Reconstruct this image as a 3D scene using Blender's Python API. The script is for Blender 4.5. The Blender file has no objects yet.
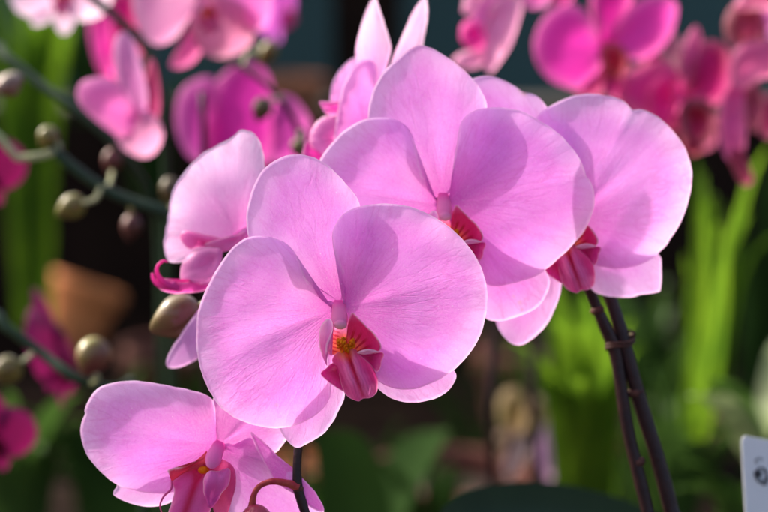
import bpy, math, random
import numpy as np
from mathutils import Vector, Matrix, Euler

random.seed(7)
SC = bpy.context.scene
COL = SC.collection
R = math.radians

# ------------------------------------------------------------------ camera
FOCUS = 0.70
PITCH = R(10)
CAMZ = 1.25
K = 0.36 / 768.0
cam_d = bpy.data.cameras.new('camera')
cam = bpy.data.objects.new('camera', cam_d)
COL.objects.link(cam)
cam.location = (0, 0, CAMZ)
cam.rotation_euler = (R(90) - PITCH, 0, 0)
cam_d.lens = 100
cam_d.sensor_width = 36
cam_d.clip_start = 0.02
cam_d.clip_end = 400
cam_d.dof.use_dof = True
cam_d.dof.focus_distance = FOCUS
cam_d.dof.aperture_fstop = 6.8
SC.camera = cam

# ------------------------------------------------------------------ daylight
SUN_EL, SUN_AZ = R(35), R(-55)          # behind the flowers, to the left
S = Vector((math.sin(SUN_AZ) * math.cos(SUN_EL), math.cos(SUN_AZ) * math.cos(SUN_EL), math.sin(SUN_EL)))
w = bpy.data.worlds.new("World")
SC.world = w
w.use_nodes = True
nt = w.node_tree
bg = nt.nodes['Background']
sky = nt.nodes.new('ShaderNodeTexSky')
sky.sky_type = 'NISHITA'
sky.sun_disc = False
sky.sun_elevation = SUN_EL
sky.sun_rotation = SUN_AZ
sky.air_density = 0.8
sky.dust_density = 6.0
sky.ozone_density = 0.4
nt.links.new(sky.outputs[0], bg.inputs[0])
bg.inputs[1].default_value = 0.15
sun_d = bpy.data.lights.new('sun', 'SUN')
sun_d.energy = 2.1
sun_d.angle = R(0.8)
sun_d.color = (1.0, 0.95, 0.87)
sun = bpy.data.objects.new('sun', sun_d)
sun.rotation_euler = S.to_track_quat('Z', 'Y').to_euler()
COL.objects.link(sun)

SC.view_settings.view_transform = 'Standard'
SC.view_settings.look = 'None'
SC.view_settings.gamma = 1
SC.view_settings.use_curve_mapping = False
SC.view_settings.exposure = 1.2
SC.render.engine = 'CYCLES'
SC.cycles.use_denoising = True
SC.cycles.max_bounces = 6
SC.cycles.sample_clamp_indirect = 6

# ------------------------------------------------------------------ helpers
FWD = Vector((0, math.cos(PITCH), -math.sin(PITCH)))
UP = Vector((0, math.sin(PITCH), math.cos(PITCH)))
RT = Vector((1, 0, 0))
CAM = Vector((0, 0, CAMZ))
PXM = K * FOCUS                          # metres per photo pixel at the focus distance


def P(px, py, d):
    """photo pixel at axial distance d (metres) -> world point"""
    px, py, d = float(px), float(py), float(d)
    return CAM + d * (FWD + RT * ((px - 384) * K) - UP * ((py - 256) * K))


def D(off):
    return FOCUS + off * PXM


def W(px, py, off):
    return P(px, py, D(off))


def empty(name, loc, label=None, cat=None, group=None, rot=None):
    o = bpy.data.objects.new(name, None)
    o.empty_display_size = 0.01
    COL.objects.link(o)
    o.location = loc
    if rot is not None:
        o.rotation_euler = rot
    tag(o, label, cat, group)
    return o


def tag(o, label=None, cat=None, group=None, kind=None):
    if label: o['label'] = label
    if cat: o['category'] = cat
    if group: o['group'] = group
    if kind: o['kind'] = kind
    return o


def mesh_obj(name, verts, faces, mat, parent=None, uv=None, pig=None, smooth=True, thick=0.0):
    me = bpy.data.meshes.new(name)
    me.from_pydata([tuple(v) for v in verts], [], faces)
    me.update()
    if uv is not None:
        l = me.uv_layers.new(name='UVMap')
        idx = np.zeros(len(me.loops), dtype=np.int32)
        me.loops.foreach_get('vertex_index', idx)
        l.data.foreach_set('uv', np.asarray(uv, dtype=np.float32)[idx].ravel())
    if pig is not None:
        a = me.attributes.new('pig', 'FLOAT_COLOR', 'POINT')
        c = np.ones((len(verts), 4), dtype=np.float32)
        c[:, :3] = pig
        a.data.foreach_set('color', c.ravel())
    if smooth:
        me.polygons.foreach_set('use_smooth', [True] * len(me.polygons))
    me.materials.append(mat)
    o = bpy.data.objects.new(name, me)
    COL.objects.link(o)
    if thick:
        m = o.modifiers.new('thickness', 'SOLIDIFY')
        m.thickness = thick
        m.offset = 0
    if parent is not None:
        # vertices come in world space: bring them into the parent's space
        pm = world_matrix(parent)
        me.transform(pm.inverted())
        o.parent = parent
    return o


def world_matrix(o):
    m = o.matrix_basis.copy()
    while o.parent is not None:
        o = o.parent
        m = o.matrix_basis @ m
    return m


def catmull(pts, n, closed=True):
    pts = np.asarray(pts, float)
    k = len(pts)
    out = []
    segs = k if closed else k - 1
    for i in range(segs):
        if closed:
            p0, p1, p2, p3 = pts[(i - 1) % k], pts[i], pts[(i + 1) % k], pts[(i + 2) % k]
        else:
            p0, p1, p2, p3 = pts[max(i - 1, 0)], pts[i], pts[i + 1], pts[min(i + 2, k - 1)]
        for s in np.arange(0, 1, 1 / 12):
            out.append(0.5 * ((2 * p1) + (-p0 + p2) * s + (2 * p0 - 5 * p1 + 4 * p2 - p3) * s * s + (-p0 + 3 * p1 - 3 * p2 + p3) * s ** 3))
    if closed:
        out.append(out[0])
    else:
        out.append(pts[-1])
    out = np.array(out)
    L = np.concatenate([[0], np.cumsum(np.linalg.norm(np.diff(out, axis=0), axis=1))])
    q = np.linspace(0, L[-1], n + 1)
    res = np.stack([np.interp(q, L, out[:, c]) for c in range(out.shape[1])], 1)
    return res[:-1] if closed else res


def vnoise(seed, n=5, lo=0.01, hi=0.045):
    r = np.random.RandomState(seed)
    ks = [(r.uniform(lo, hi) * math.cos(a), r.uniform(lo, hi) * math.sin(a), r.uniform(0, 6.28)) for a in r.uniform(0, 6.28, n)]
    return lambda x, y: sum(np.sin(a * x * 2 + b * y * 2 + c) for a, b, c in ks) / n


def sm(a, b, x):
    t = np.clip((x - a) / (b - a), 0, 1)
    return t * t * (3 - 2 * t)


def mix(a, b, t):
    t = np.asarray(t)[:, None]
    return np.asarray(a) * (1 - t) + np.asarray(b) * t


C_MID = (0.84, 0.285, 0.83)
C_EDGE = (0.88, 0.55, 0.90)
C_BASE = (0.82, 0.12, 0.60)


def petal_pig(x, y, t, edge, rb, seed=0, mid=C_MID, edgec=C_EDGE, basec=C_BASE, er=30, br=46, spots=()):
    nz = vnoise(seed + 91, 6, 0.015, 0.05)(x, y)
    e = (1 - sm(0, er, edge + nz * 6)) * 0.75
    c = mix(mid, edgec, e)
    b = 1 - sm(5, br * 1.6, rb + nz * 9)
    c = c * (1 - b[:, None] * 0.75) + np.asarray(basec) * b[:, None] * 0.75
    rim = 1 - sm(0.3, 2.0, edge)
    c = c * (1 - rim[:, None] * 0.55) + np.asarray((0.93, 0.74, 0.88)) * rim[:, None] * 0.55
    for sx, sy, sr_, dk in spots:
        k = (np.exp(-(np.hypot(x - sx, (y - sy) * 1.2) / sr_) ** 2) * dk)[:, None]
        c = c * (1 - k) + np.asarray((0.62, 0.30, 0.16)) * k
    return c


def sheet(name, base, pts, mat, parent, z=0, gx=0, gy=0, dome=0, reflex=8, wave=1.2, ruffle=0.8, crease=2.5, seed=0,
          N=150, M=40, pig=petal_pig, pk=None, mapf=W, thick=0.0, zf=None, rim_roll=1.5):
    """One thin curved organ (petal, sepal, lobe): a fan of rings from its base to its outline.
    x, y in photo pixels of flower scale, depth in the same unit (+ = away)."""
    out = catmull(pts, N)
    base = np.array(base, float)
    if N > 60:
        tn = np.roll(out, -1, 0) - np.roll(out, 1, 0)
        nn = np.stack([tn[:, 1], -tn[:, 0]], 1) / (np.linalg.norm(tn, axis=1)[:, None] + 1e-6)
        wob = 0.8 * vnoise(seed + 31, 6, 0.04, 0.09)(out[:, 0], out[:, 1]) + 0.5 * vnoise(seed + 33, 6, 0.12, 0.30)(out[:, 0], out[:, 1])
        out = out + nn * wob[:, None]
    Rv = out - base
    ang = np.unwrap(np.arctan2(Rv[:, 1], Rv[:, 0]))
    cen = out.mean(0) - base
    ca = math.atan2(cen[1], cen[0])
    rel = (np.arctan2(Rv[:, 1], Rv[:, 0]) - ca + math.pi) % (2 * math.pi) - math.pi
    RM = np.linalg.norm(Rv, axis=1).max()
    ts = np.linspace(0, 1, M + 1)[1:] ** 0.85
    ts = np.concatenate([ts[:-1], [1 - 3.2 / RM, 1 - 1.6 / RM, 1 - 0.7 / RM, 1.0]]) if RM > 50 else ts
    ts = np.sort(ts); M = len(ts)
    X = base[0] + np.outer(ts, Rv[:, 0])
    Y = base[1] + np.outer(ts, Rv[:, 1])
    T = np.repeat(ts[:, None], N, 1)
    RR = np.hypot(X - base[0], Y - base[1])
    REL = np.repeat(rel[None, :], M, 0)
    x, y, t, rr, re = [np.concatenate([[v0], A.ravel()]) for v0, A in ((base[0], X), (base[1], Y), (0, T), (0, RR), (0, REL))]
    # distance to the outline
    edge = np.full(len(x), 1e9)
    for k in range(N):
        edge = np.minimum(edge, np.hypot(x - out[k, 0], y - out[k, 1]))
    edge = np.where(rr < RM * 0.25, np.maximum(edge, (RM * 0.25 - rr)), edge)
    f = rr / RM
    nz = vnoise(seed, 6, 0.012, 0.04)(x, y)
    nz2 = vnoise(seed + 5, 6, 0.04, 0.09)(x, y)
    far = sm(0.05, 0.5, f)
    off = (z + gx * (x - base[0]) + gy * (y - base[1]) + dome * np.sin(np.clip(t, 0, 1) * math.pi * 0.9) * (rr / RM) ** 0.4
           + reflex * t ** 3 * f + wave * nz * far + 0.45 * wave * nz2 * far
           + 0.6 * crease * np.exp(-(re / 0.16) ** 2) * sm(0.02, 0.35, f) * (1 - 0.5 * f)
           + ruffle * (np.sin(re * 9 + seed) + 0.8 * np.sin(re * 23 + seed * 2.3) * t ** 6) * t ** 5 * far
           + rim_roll * (1 - sm(0, 3.2, edge)) ** 2 * far)
    if zf is not None:
        off = off + zf(x, y, t, re, f)
    verts = [mapf(a, b, c) for a, b, c in zip(x, y, off)]
    faces = []
    for j in range(N):
        faces.append((0, 1 + j, 1 + (j + 1) % N))
    for i in range(M - 1):
        a = 1 + i * N
        for j in range(N):
            j2 = (j + 1) % N
            faces.append((a + j, a + N + j, a + N + j2, a + j2))
    uv = np.stack([re / 3.0 + 0.5 + seed * 0.37, f], 1)
    c = pig(x, y, t, edge, rr, seed, **(pk or {}))
    c = np.clip(c, 0, 1)
    return mesh_obj(name, verts, faces, mat, parent, uv=uv, pig=c, thick=thick)


def tube(name, pts, radii, mat, parent=None, n=14, seg=10, pigc=None, wob=0.0, closed_ends=True):
    """pts: world points; a swept round stem"""
    P4 = np.array([list(p) + [r] for p, r in zip(pts, radii)])
    C = catmull(P4, max(2, seg * (len(pts) - 1)), closed=False)
    verts, faces = [], []
    up = Vector((0.3, 1, 0.2)).normalized()
    m = len(C)
    rr = random.Random(len(name) + m)
    ph = rr.uniform(0, 6)
    for i in range(m):
        a = Vector(C[max(i - 1, 0)][:3]); b = Vector(C[min(i + 1, m - 1)][:3])
        tg = (b - a).normalized()
        e1 = tg.cross(up).normalized(); e2 = tg.cross(e1)
        rad = C[i][3] * (1 + wob * math.sin(i * 0.9 + ph) + wob * 0.6 * math.sin(i * 2.3 + ph))
        for k in range(n):
            q = 2 * math.pi * k / n
            verts.append(Vector(C[i][:3]) + (e1 * math.cos(q) + e2 * math.sin(q)) * rad)
    for i in range(m - 1):
        for k in range(n):
            k2 = (k + 1) % n
            faces.append((i * n + k, i * n + k2, (i + 1) * n + k2, (i + 1) * n + k))
    if closed_ends:
        faces.append(tuple(range(n - 1, -1, -1)))
        faces.append(tuple((m - 1) * n + k for k in range(n)))
    pig = None
    if pigc is not None:
        pig = np.array([pigc] * len(verts))
    return mesh_obj(name, verts, faces, mat, parent, pig=pig)


def blob(name, mat, parent, M4, fn=None, nu=28, nv=18, pigf=None):
    """a closed rounded body: unit sphere shaped by fn(unit vector)->vector, placed by the 4x4 M4"""
    verts, faces, pg = [], [], []
    for i in range(nv + 1):
        th = math.pi * i / nv
        for k in range(nu):
            ph = 2 * math.pi * k / nu
            v = Vector((math.sin(th) * math.cos(ph), math.sin(th) * math.sin(ph), math.cos(th)))
            q = fn(v, th, ph) if fn else v
            verts.append(M4 @ q)
            pg.append(pigf(v, th, ph) if pigf else (0.8, 0.8, 0.8))
    for i in range(nv):
        for k in range(nu):
            k2 = (k + 1) % nu
            faces.append((i * nu + k, (i + 1) * nu + k, (i + 1) * nu + k2, i * nu + k2))
    return mesh_obj(name, verts, faces, mat, parent, pig=np.array(pg))


# ------------------------------------------------------------------ materials
def newmat(name):
    m = bpy.data.materials.new(name)
    m.use_nodes = True
    t = m.node_tree
    t.nodes.clear()
    return m, t, t.nodes, t.links


def nd(t, kind, **kw):
    n = t.nodes.new(kind)
    for k, v in kw.items():
        setattr(n, k, v)
    return n


def math_node(t, op, a, b=None, c=None):
    n = t.nodes.new('ShaderNodeMath'); n.operation = op
    for i, v in enumerate((a, b, c)):
        if v is None: continue
        if isinstance(v, (int, float)): n.inputs[i].default_value = v
        else: t.links.new(v, n.inputs[i])
    return n.outputs[0]


def mixc(t, fac, a, b, mode='MIX'):
    n = t.nodes.new('ShaderNodeMix'); n.data_type = 'RGBA'; n.blend_type = mode
    for s, v in ((n.inputs[0], fac), (n.inputs[6], a), (n.inputs[7], b)):
        if isinstance(v, (int, float)): s.default_value = v
        elif isinstance(v, tuple): s.default_value = (*v, 1) if len(v) == 3 else v
        else: t.links.new(v, s)
    return n.outputs[2]


def petal_material(name, trans=0.54, vein=0.36, sat=1.0, tint=None, rough=0.55, veincol=(0.62, 0.06, 0.45), bump=1.0, spec=0.2, cellmix=0.22, net=True):
    m, t, N, L = newmat(name)
    out = nd(t, 'ShaderNodeOutputMaterial')
    at = nd(t, 'ShaderNodeAttribute', attribute_name='pig')
    uv = nd(t, 'ShaderNodeUVMap', uv_map='UVMap')
    sep = nd(t, 'ShaderNodeSeparateXYZ'); L.new(uv.outputs[0], sep.inputs[0])
    geo = nd(t, 'ShaderNodeTexCoord')
    # veins fan out from the base: noise in (angle, radius), ridged
    def veins(fu, fv, w, dist):
        cb = nd(t, 'ShaderNodeCombineXYZ')
        L.new(math_node(t, 'MULTIPLY', sep.outputs[0], fu), cb.inputs[0])
        L.new(math_node(t, 'MULTIPLY', sep.outputs[1], fv), cb.inputs[1])
        nz = nd(t, 'ShaderNodeTexNoise'); nz.inputs['Scale'].default_value = 1.0
        nz.inputs['Detail'].default_value = 2.0; nz.inputs['Distortion'].default_value = dist
        L.new(cb.outputs[0], nz.inputs['Vector'])
        d = math_node(t, 'ABSOLUTE', math_node(t, 'SUBTRACT', nz.outputs['Fac'], 0.5))
        mr = nd(t, 'ShaderNodeMapRange'); mr.inputs[1].default_value = 0; mr.inputs[2].default_value = w
        mr.inputs[3].default_value = 1; mr.inputs[4].default_value = 0
        L.new(d, mr.inputs[0])
        return mr.outputs[0]
    def network(fu, fv, w_, jit):
        cb = nd(t, 'ShaderNodeCombineXYZ')
        L.new(math_node(t, 'MULTIPLY', sep.outputs[0], fu), cb.inputs[0])
        L.new(math_node(t, 'MULTIPLY', sep.outputs[1], fv), cb.inputs[1])
        wn = nd(t, 'ShaderNodeTexNoise'); wn.inputs['Scale'].default_value = 1.3; wn.inputs['Detail'].default_value = 3
        L.new(cb.outputs[0], wn.inputs['Vector'])
        va = nd(t, 'ShaderNodeVectorMath', operation='MULTIPLY_ADD')
        L.new(wn.outputs['Color'], va.inputs[0]); va.inputs[1].default_value = (jit, jit, 0); L.new(cb.outputs[0], va.inputs[2])
        vo = nd(t, 'ShaderNodeTexVoronoi', feature='DISTANCE_TO_EDGE'); vo.inputs['Scale'].default_value = 1.0
        L.new(va.outputs[0], vo.inputs['Vector'])
        mr = nd(t, 'ShaderNodeMapRange'); mr.inputs[1].default_value = 0; mr.inputs[2].default_value = w_
        mr.inputs[3].default_value = 1; mr.inputs[4].default_value = 0
        L.new(vo.outputs['Distance'], mr.inputs[0])
        return mr.outputs[0]
    if net:
        v1 = network(26, 3.4, 0.11, 1.2)
        v2 = network(58, 11.0, 0.16, 1.4)
    else:
        v1 = v2 = veins(30, 3.0, 0.06, 0.4)
    fade = nd(t, 'ShaderNodeTexNoise'); fade.inputs['Scale'].default_value = 60
    L.new(geo.outputs['Object'], fade.inputs['Vector'])
    fd = nd(t, 'ShaderNodeMapRange'); fd.inputs[1].default_value = 0.38; fd.inputs[2].default_value = 0.62
    fd.inputs[3].default_value = 0.35
    L.new(fade.outputs['Fac'], fd.inputs[0])
    vv = math_node(t, 'MULTIPLY', math_node(t, 'ADD', math_node(t, 'MULTIPLY', v1, 0.65), math_node(t, 'MULTIPLY', v2, 0.35)), fd.outputs[0])
    # soft blotches of pigment
    bl = nd(t, 'ShaderNodeTexNoise'); bl.inputs['Scale'].default_value = 95; bl.inputs['Detail'].default_value = 3
    L.new(geo.outputs['Object'], bl.inputs['Vector'])
    blf = nd(t, 'ShaderNodeMapRange'); blf.inputs[1].default_value = 0.35; blf.inputs[2].default_value = 0.7
    blf.inputs[3].default_value = 0.0; blf.inputs[4].default_value = 0.16
    L.new(bl.outputs['Fac'], blf.inputs[0])
    cells = nd(t, 'ShaderNodeTexNoise'); cells.inputs['Scale'].default_value = 1700; cells.inputs['Detail'].default_value = 2.5
    cells.inputs['Roughness'].default_value = 0.7
    L.new(geo.outputs['Object'], cells.inputs['Vector'])
    c = at.outputs['Color']
    c = mixc(t, math_node(t, 'MULTIPLY', vv, vein), c, veincol)
    c = mixc(t, blf.outputs[0], c, veincol)
    cf = nd(t, 'ShaderNodeMapRange'); cf.inputs[1].default_value = 0.3; cf.inputs[2].default_value = 0.75
    cf.inputs[3].default_value = 0.0; cf.inputs[4].default_value = cellmix
    L.new(cells.outputs['Fac'], cf.inputs[0])
    c = mixc(t, cf.outputs[0], c, (0.98, 0.74, 0.92))
    if net:
        du = nd(t, 'ShaderNodeTexVoronoi', feature='F1'); du.inputs['Scale'].default_value = 420
        L.new(geo.outputs['Object'], du.inputs['Vector'])
        dm = nd(t, 'ShaderNodeMapRange'); dm.inputs[1].default_value = 0.025; dm.inputs[2].default_value = 0.065
        dm.inputs[3].default_value = 0.8; dm.inputs[4].default_value = 0.0
        L.new(du.outputs['Distance'], dm.inputs[0])
        c = mixc(t, dm.outputs[0], c, (0.97, 0.93, 0.95))
    if tint: c = mixc(t, 1.0, c, tint, 'MULTIPLY')
    bm = nd(t, 'ShaderNodeBump'); bm.inputs['Strength'].default_value = 0.6 * bump; bm.inputs['Distance'].default_value = 0.00025
    hh = math_node(t, 'ADD', math_node(t, 'MULTIPLY', cells.outputs['Fac'], 0.55), math_node(t, 'MULTIPLY', vv, -0.5))
    L.new(hh, bm.inputs['Height'])
    pb = nd(t, 'ShaderNodeBsdfPrincipled')
    L.new(c, pb.inputs['Base Color']); pb.inputs['Roughness'].default_value = rough
    pb.inputs['Specular IOR Level'].default_value = spec
    L.new(bm.outputs[0], pb.inputs['Normal'])
    tr = nd(t, 'ShaderNodeBsdfTranslucent'); L.new(c, tr.inputs['Color']); L.new(bm.outputs[0], tr.inputs['Normal'])
    ms = nd(t, 'ShaderNodeMixShader'); ms.inputs[0].default_value = trans
    L.new(pb.outputs[0], ms.inputs[1]); L.new(tr.outputs[0], ms.inputs[2])
    L.new(ms.outputs[0], out.inputs[0])
    return m


def simple_material(name, col, rough=0.6, trans=0.0, spec=0.4, noise=0.0, nscale=60, col2=None, bump=0.0, coat=0.0, use_pig=False, bscale=None):
    m, t, N, L = newmat(name)
    out = nd(t, 'ShaderNodeOutputMaterial')
    tc = nd(t, 'ShaderNodeTexCoord')
    pb = nd(t, 'ShaderNodeBsdfPrincipled')
    pb.inputs['Roughness'].default_value = rough
    pb.inputs['Specular IOR Level'].default_value = spec
    pb.inputs['Coat Weight'].default_value = coat
    pb.inputs['Coat Roughness'].default_value = 0.08
    if use_pig:
        at = nd(t, 'ShaderNodeAttribute', attribute_name='pig')
        c = at.outputs['Color']
    else:
        rgb = nd(t, 'ShaderNodeRGB'); rgb.outputs[0].default_value = (*col, 1)
        c = rgb.outputs[0]
    nz = nd(t, 'ShaderNodeTexNoise'); nz.inputs['Scale'].default_value = nscale; nz.inputs['Detail'].default_value = 3
    L.new(tc.outputs['Object'], nz.inputs['Vector'])
    if noise:
        mr = nd(t, 'ShaderNodeMapRange'); mr.inputs[1].default_value = 0.35; mr.inputs[2].default_value = 0.68
        mr.inputs[4].default_value = noise
        L.new(nz.outputs['Fac'], mr.inputs[0])
        c = mixc(t, mr.outputs[0], c, col2 or tuple(v * 0.4 for v in col))
    L.new(c, pb.inputs['Base Color'])
    if bump:
        b2 = nd(t, 'ShaderNodeTexNoise'); b2.inputs['Scale'].default_value = bscale or nscale * 4; b2.inputs['Detail'].default_value = 4
        L.new(tc.outputs['Object'], b2.inputs['Vector'])
        bm = nd(t, 'ShaderNodeBump'); bm.inputs['Strength'].default_value = bump; bm.inputs['Distance'].default_value = 0.001
        L.new(b2.outputs['Fac'], bm.inputs['Height']); L.new(bm.outputs[0], pb.inputs['Normal'])
    sh = pb.outputs[0]
    if trans:
        tr = nd(t, 'ShaderNodeBsdfTranslucent'); L.new(c, tr.inputs['Color'])
        ms = nd(t, 'ShaderNodeMixShader'); ms.inputs[0].default_value = trans
        L.new(sh, ms.inputs[1]); L.new(tr.outputs[0], ms.inputs[2])
        sh = ms.outputs[0]
    L.new(sh, out.inputs[0])
    return m


PET = petal_material('petal_pink')
PET_BG = petal_material('petal_pink_plain', net=False, vein=0.1, bump=0.5, cellmix=0.02, spec=0.08)
LIPM = petal_material('lip_tissue', net=False, trans=0.55, vein=0.12, rough=0.33, veincol=(0.45, 0.0, 0.08), spec=0.25, bump=0.5, cellmix=0.03)
COLM = petal_material('column_tissue', net=False, trans=0.45, cellmix=0.03, vein=0.0, rough=0.45, bump=0.4, spec=0.15)
CALM = simple_material('callus_tissue', (1.0, 0.40, 0.008), rough=0.5, trans=0.5, noise=0.8, nscale=1100, col2=(0.8, 0.09, 0.015), bump=0.3, spec=0.15)
STEM = simple_material('dark_stem_skin', (0.022, 0.010, 0.012), rough=0.3, noise=0.5, nscale=180, col2=(0.045, 0.018, 0.016), bump=0.25, spec=0.22)
GSTEM = simple_material('green_stem_skin', (0.018, 0.042, 0.022), rough=0.4, noise=0.5, nscale=120, col2=(0.03, 0.06, 0.02), spec=0.25)
PEDM = simple_material('red_pedicel_skin', (0.42, 0.03, 0.055), rough=0.45, trans=0.2, spec=0.2, noise=0.7, nscale=320, col2=(0.50, 0.11, 0.06), bump=0.4)
PALE_PED = simple_material('pale_pedicel_skin', (0.42, 0.46, 0.22), rough=0.3, trans=0.2, noise=0.3, nscale=200, col2=(0.4, 0.25, 0.2))
BUDM = simple_material('bud_skin', (0.4, 0.4, 0.25), rough=0.42, trans=0.15, spec=0.2, use_pig=True, coat=0.7, noise=0.6, nscale=110, col2=(0.15, 0.06, 0.04), bump=0.2)
REDBUD = simple_material('red_bud_skin', (0.38, 0.03, 0.07), rough=0.3, trans=0.12, spec=0.5, noise=0.5, nscale=260, col2=(0.55, 0.12, 0.16), bump=0.4, bscale=500)
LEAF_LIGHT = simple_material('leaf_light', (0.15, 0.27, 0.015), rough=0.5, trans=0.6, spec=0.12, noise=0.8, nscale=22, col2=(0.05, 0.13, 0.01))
TERRA_LIT = simple_material('terracotta_sunlit', (0.72, 0.24, 0.07), rough=0.8, noise=0.4, nscale=30, col2=(0.4, 0.15, 0.07), bump=0.5)  # brighter clay copy, sunlight put into the base colour
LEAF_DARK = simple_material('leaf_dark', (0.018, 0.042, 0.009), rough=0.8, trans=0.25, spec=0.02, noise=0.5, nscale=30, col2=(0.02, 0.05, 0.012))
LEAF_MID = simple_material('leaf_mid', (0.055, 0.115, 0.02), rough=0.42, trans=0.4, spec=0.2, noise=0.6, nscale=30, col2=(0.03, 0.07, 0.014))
LEAF_PALE = simple_material('leaf_pale', (0.24, 0.30, 0.14), rough=0.45, trans=0.3, spec=0.3, noise=0.5, nscale=30, col2=(0.10, 0.17, 0.04))
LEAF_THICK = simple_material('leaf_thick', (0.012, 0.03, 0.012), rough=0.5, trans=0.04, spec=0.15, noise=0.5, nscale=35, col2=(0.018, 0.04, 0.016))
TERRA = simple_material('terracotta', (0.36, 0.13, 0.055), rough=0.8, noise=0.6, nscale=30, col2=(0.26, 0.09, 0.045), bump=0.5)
TERRA_SHADE = simple_material('terracotta_shaded', (0.11, 0.028, 0.016), rough=0.85, noise=0.6, nscale=30, col2=(0.09, 0.03, 0.02), bump=0.5)  # reddish brown clay, base colour darkened for the pots in shade
SOIL = simple_material('potting_bark', (0.05, 0.03, 0.018), rough=0.95, noise=0.8, nscale=120, col2=(0.015, 0.01, 0.007), bump=1.0)
TEAL = simple_material('teal_wall_paint', (0.055, 0.105, 0.10), rough=0.8, noise=0.35, nscale=4, col2=(0.04, 0.075, 0.075), bump=0.2, spec=0.15)
WOOD = simple_material('dark_timber', (0.022, 0.012, 0.008), rough=0.85, noise=0.7, nscale=14, col2=(0.008, 0.005, 0.004), bump=0.5, spec=0.05)
GROUND = simple_material('ground_soil', (0.06, 0.045, 0.03), rough=0.95, noise=0.7, nscale=6, col2=(0.03, 0.022, 0.016), bump=0.8)
TAGM = simple_material('white_plastic', (0.72, 0.75, 0.78), rough=0.35, trans=0.1, spec=0.5, noise=0.15, nscale=80, col2=(0.6, 0.62, 0.64))
INK = simple_material('black_ink', (0.03, 0.03, 0.04), rough=0.6)
WIREM = simple_material('tie_wire', (0.07, 0.03, 0.022), rough=0.6, spec=0.2)

# ------------------------------------------------------------------ the front flowers (traced shapes, real depth)
F1_DORSAL = [(337, 306), (318, 294), (300, 278), (280, 262), (258, 250), (248, 235), (246.5, 215), (250, 195), (258, 177), (267, 166), (282, 157), (297, 154.5),
             (314, 158), (332, 169), (347, 184), (358, 200), (361, 222), (356, 250), (349, 278), (343, 300)]
F1_LEFT = [(334, 303), (322, 300), (311, 287), (303, 273), (297, 256), (287, 243.5), (269, 236.5), (250, 236.5), (235, 246), (220, 264), (208, 285), (199, 309),
           (195.5, 334), (198.5, 358), (205, 382), (217, 403), (235, 418), (257, 426), (281, 428), (299, 424), (316, 415.5), (328, 402), (331, 388), (328, 366), (327, 345), (331, 325)]
F1_RIGHT = [(343, 303), (346, 290), (344, 276), (339, 262), (333.5, 248), (332.5, 233), (338, 220), (349, 210), (366, 205), (390, 204), (414, 208), (438, 219), (456, 232.5), (471, 249),
            (482, 270), (487.5, 292), (485.5, 316), (478, 340), (465, 359), (450, 373), (432, 383), (414, 389), (397, 388.5), (382, 383), (368, 370), (358, 352), (350, 330)]
F1_LSEP = [(335, 318), (318, 336), (298, 356), (283, 378), (277, 402), (279, 424), (284, 437), (296, 447.5), (308, 443.5), (326, 431), (338, 413), (345, 394), (346, 370), (342, 340)]
F1_RSEP = [(344, 320), (362, 330), (395, 342), (428, 355), (450, 367), (456, 378), (445, 393), (426, 401), (402, 402), (382, 392), (362, 372), (350, 345)]

# lip of the same flower
L_MID = [(345, 349), (353, 349), (362, 352), (372, 352), (378, 355), (378, 362), (377, 372), (378, 380), (378, 388), (376, 393.5), (370, 398), (363, 399), (358.5, 401.5), (350, 398.5),
         (345, 393), (343, 388), (340, 380), (338.5, 371), (334, 364), (332, 360), (336, 353)]
L_WL = [(333, 363), (336.5, 365), (339, 370), (340.5, 377), (342, 385), (344, 391.5), (339, 389), (333.5, 385.5), (328, 381.5), (323.5, 377.5), (320.8, 374), (322, 371.5), (326, 368.5), (329.5, 365)]
L_WR = [(358, 353.5), (364, 354.5), (370, 353.8), (376, 352.5), (381, 352), (383.8, 353.5), (383.5, 357), (381.5, 361), (381, 366), (379, 370.5), (376.5, 372), (374, 369.5), (370.5, 365), (365, 360)]
L_FR = [(357, 353), (361, 350.5), (368, 349), (375, 350), (380, 353), (372, 354.5), (364, 354.5)]  # outline of the painted highlight above the right wing
L_SL = [(327, 366), (322.5, 356), (319, 343), (320, 329), (324, 321.5), (329, 318.5), (332.5, 322), (333, 329), (330, 337), (327, 344), (326, 352), (327, 360)]
L_SR = [(348, 352), (346, 342), (347, 330), (349.5, 318), (352, 312.5), (356, 315), (361, 320.5), (366, 325.5), (371.5, 330.5), (376.5, 336), (380, 341.5), (381.5, 347), (379.5, 351.5), (374, 354), (366, 354.5), (356, 355)]
L_CUP = [(342, 354), (328, 354), (324, 347), (326, 338), (331, 328), (336, 320), (347, 317), (350, 326), (352, 340), (352, 352)]


def blend(c, col, k):
    k = np.clip(np.asarray(k, float), 0, 1)[:, None]
    return c * (1 - k) + np.asarray(col) * k


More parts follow.
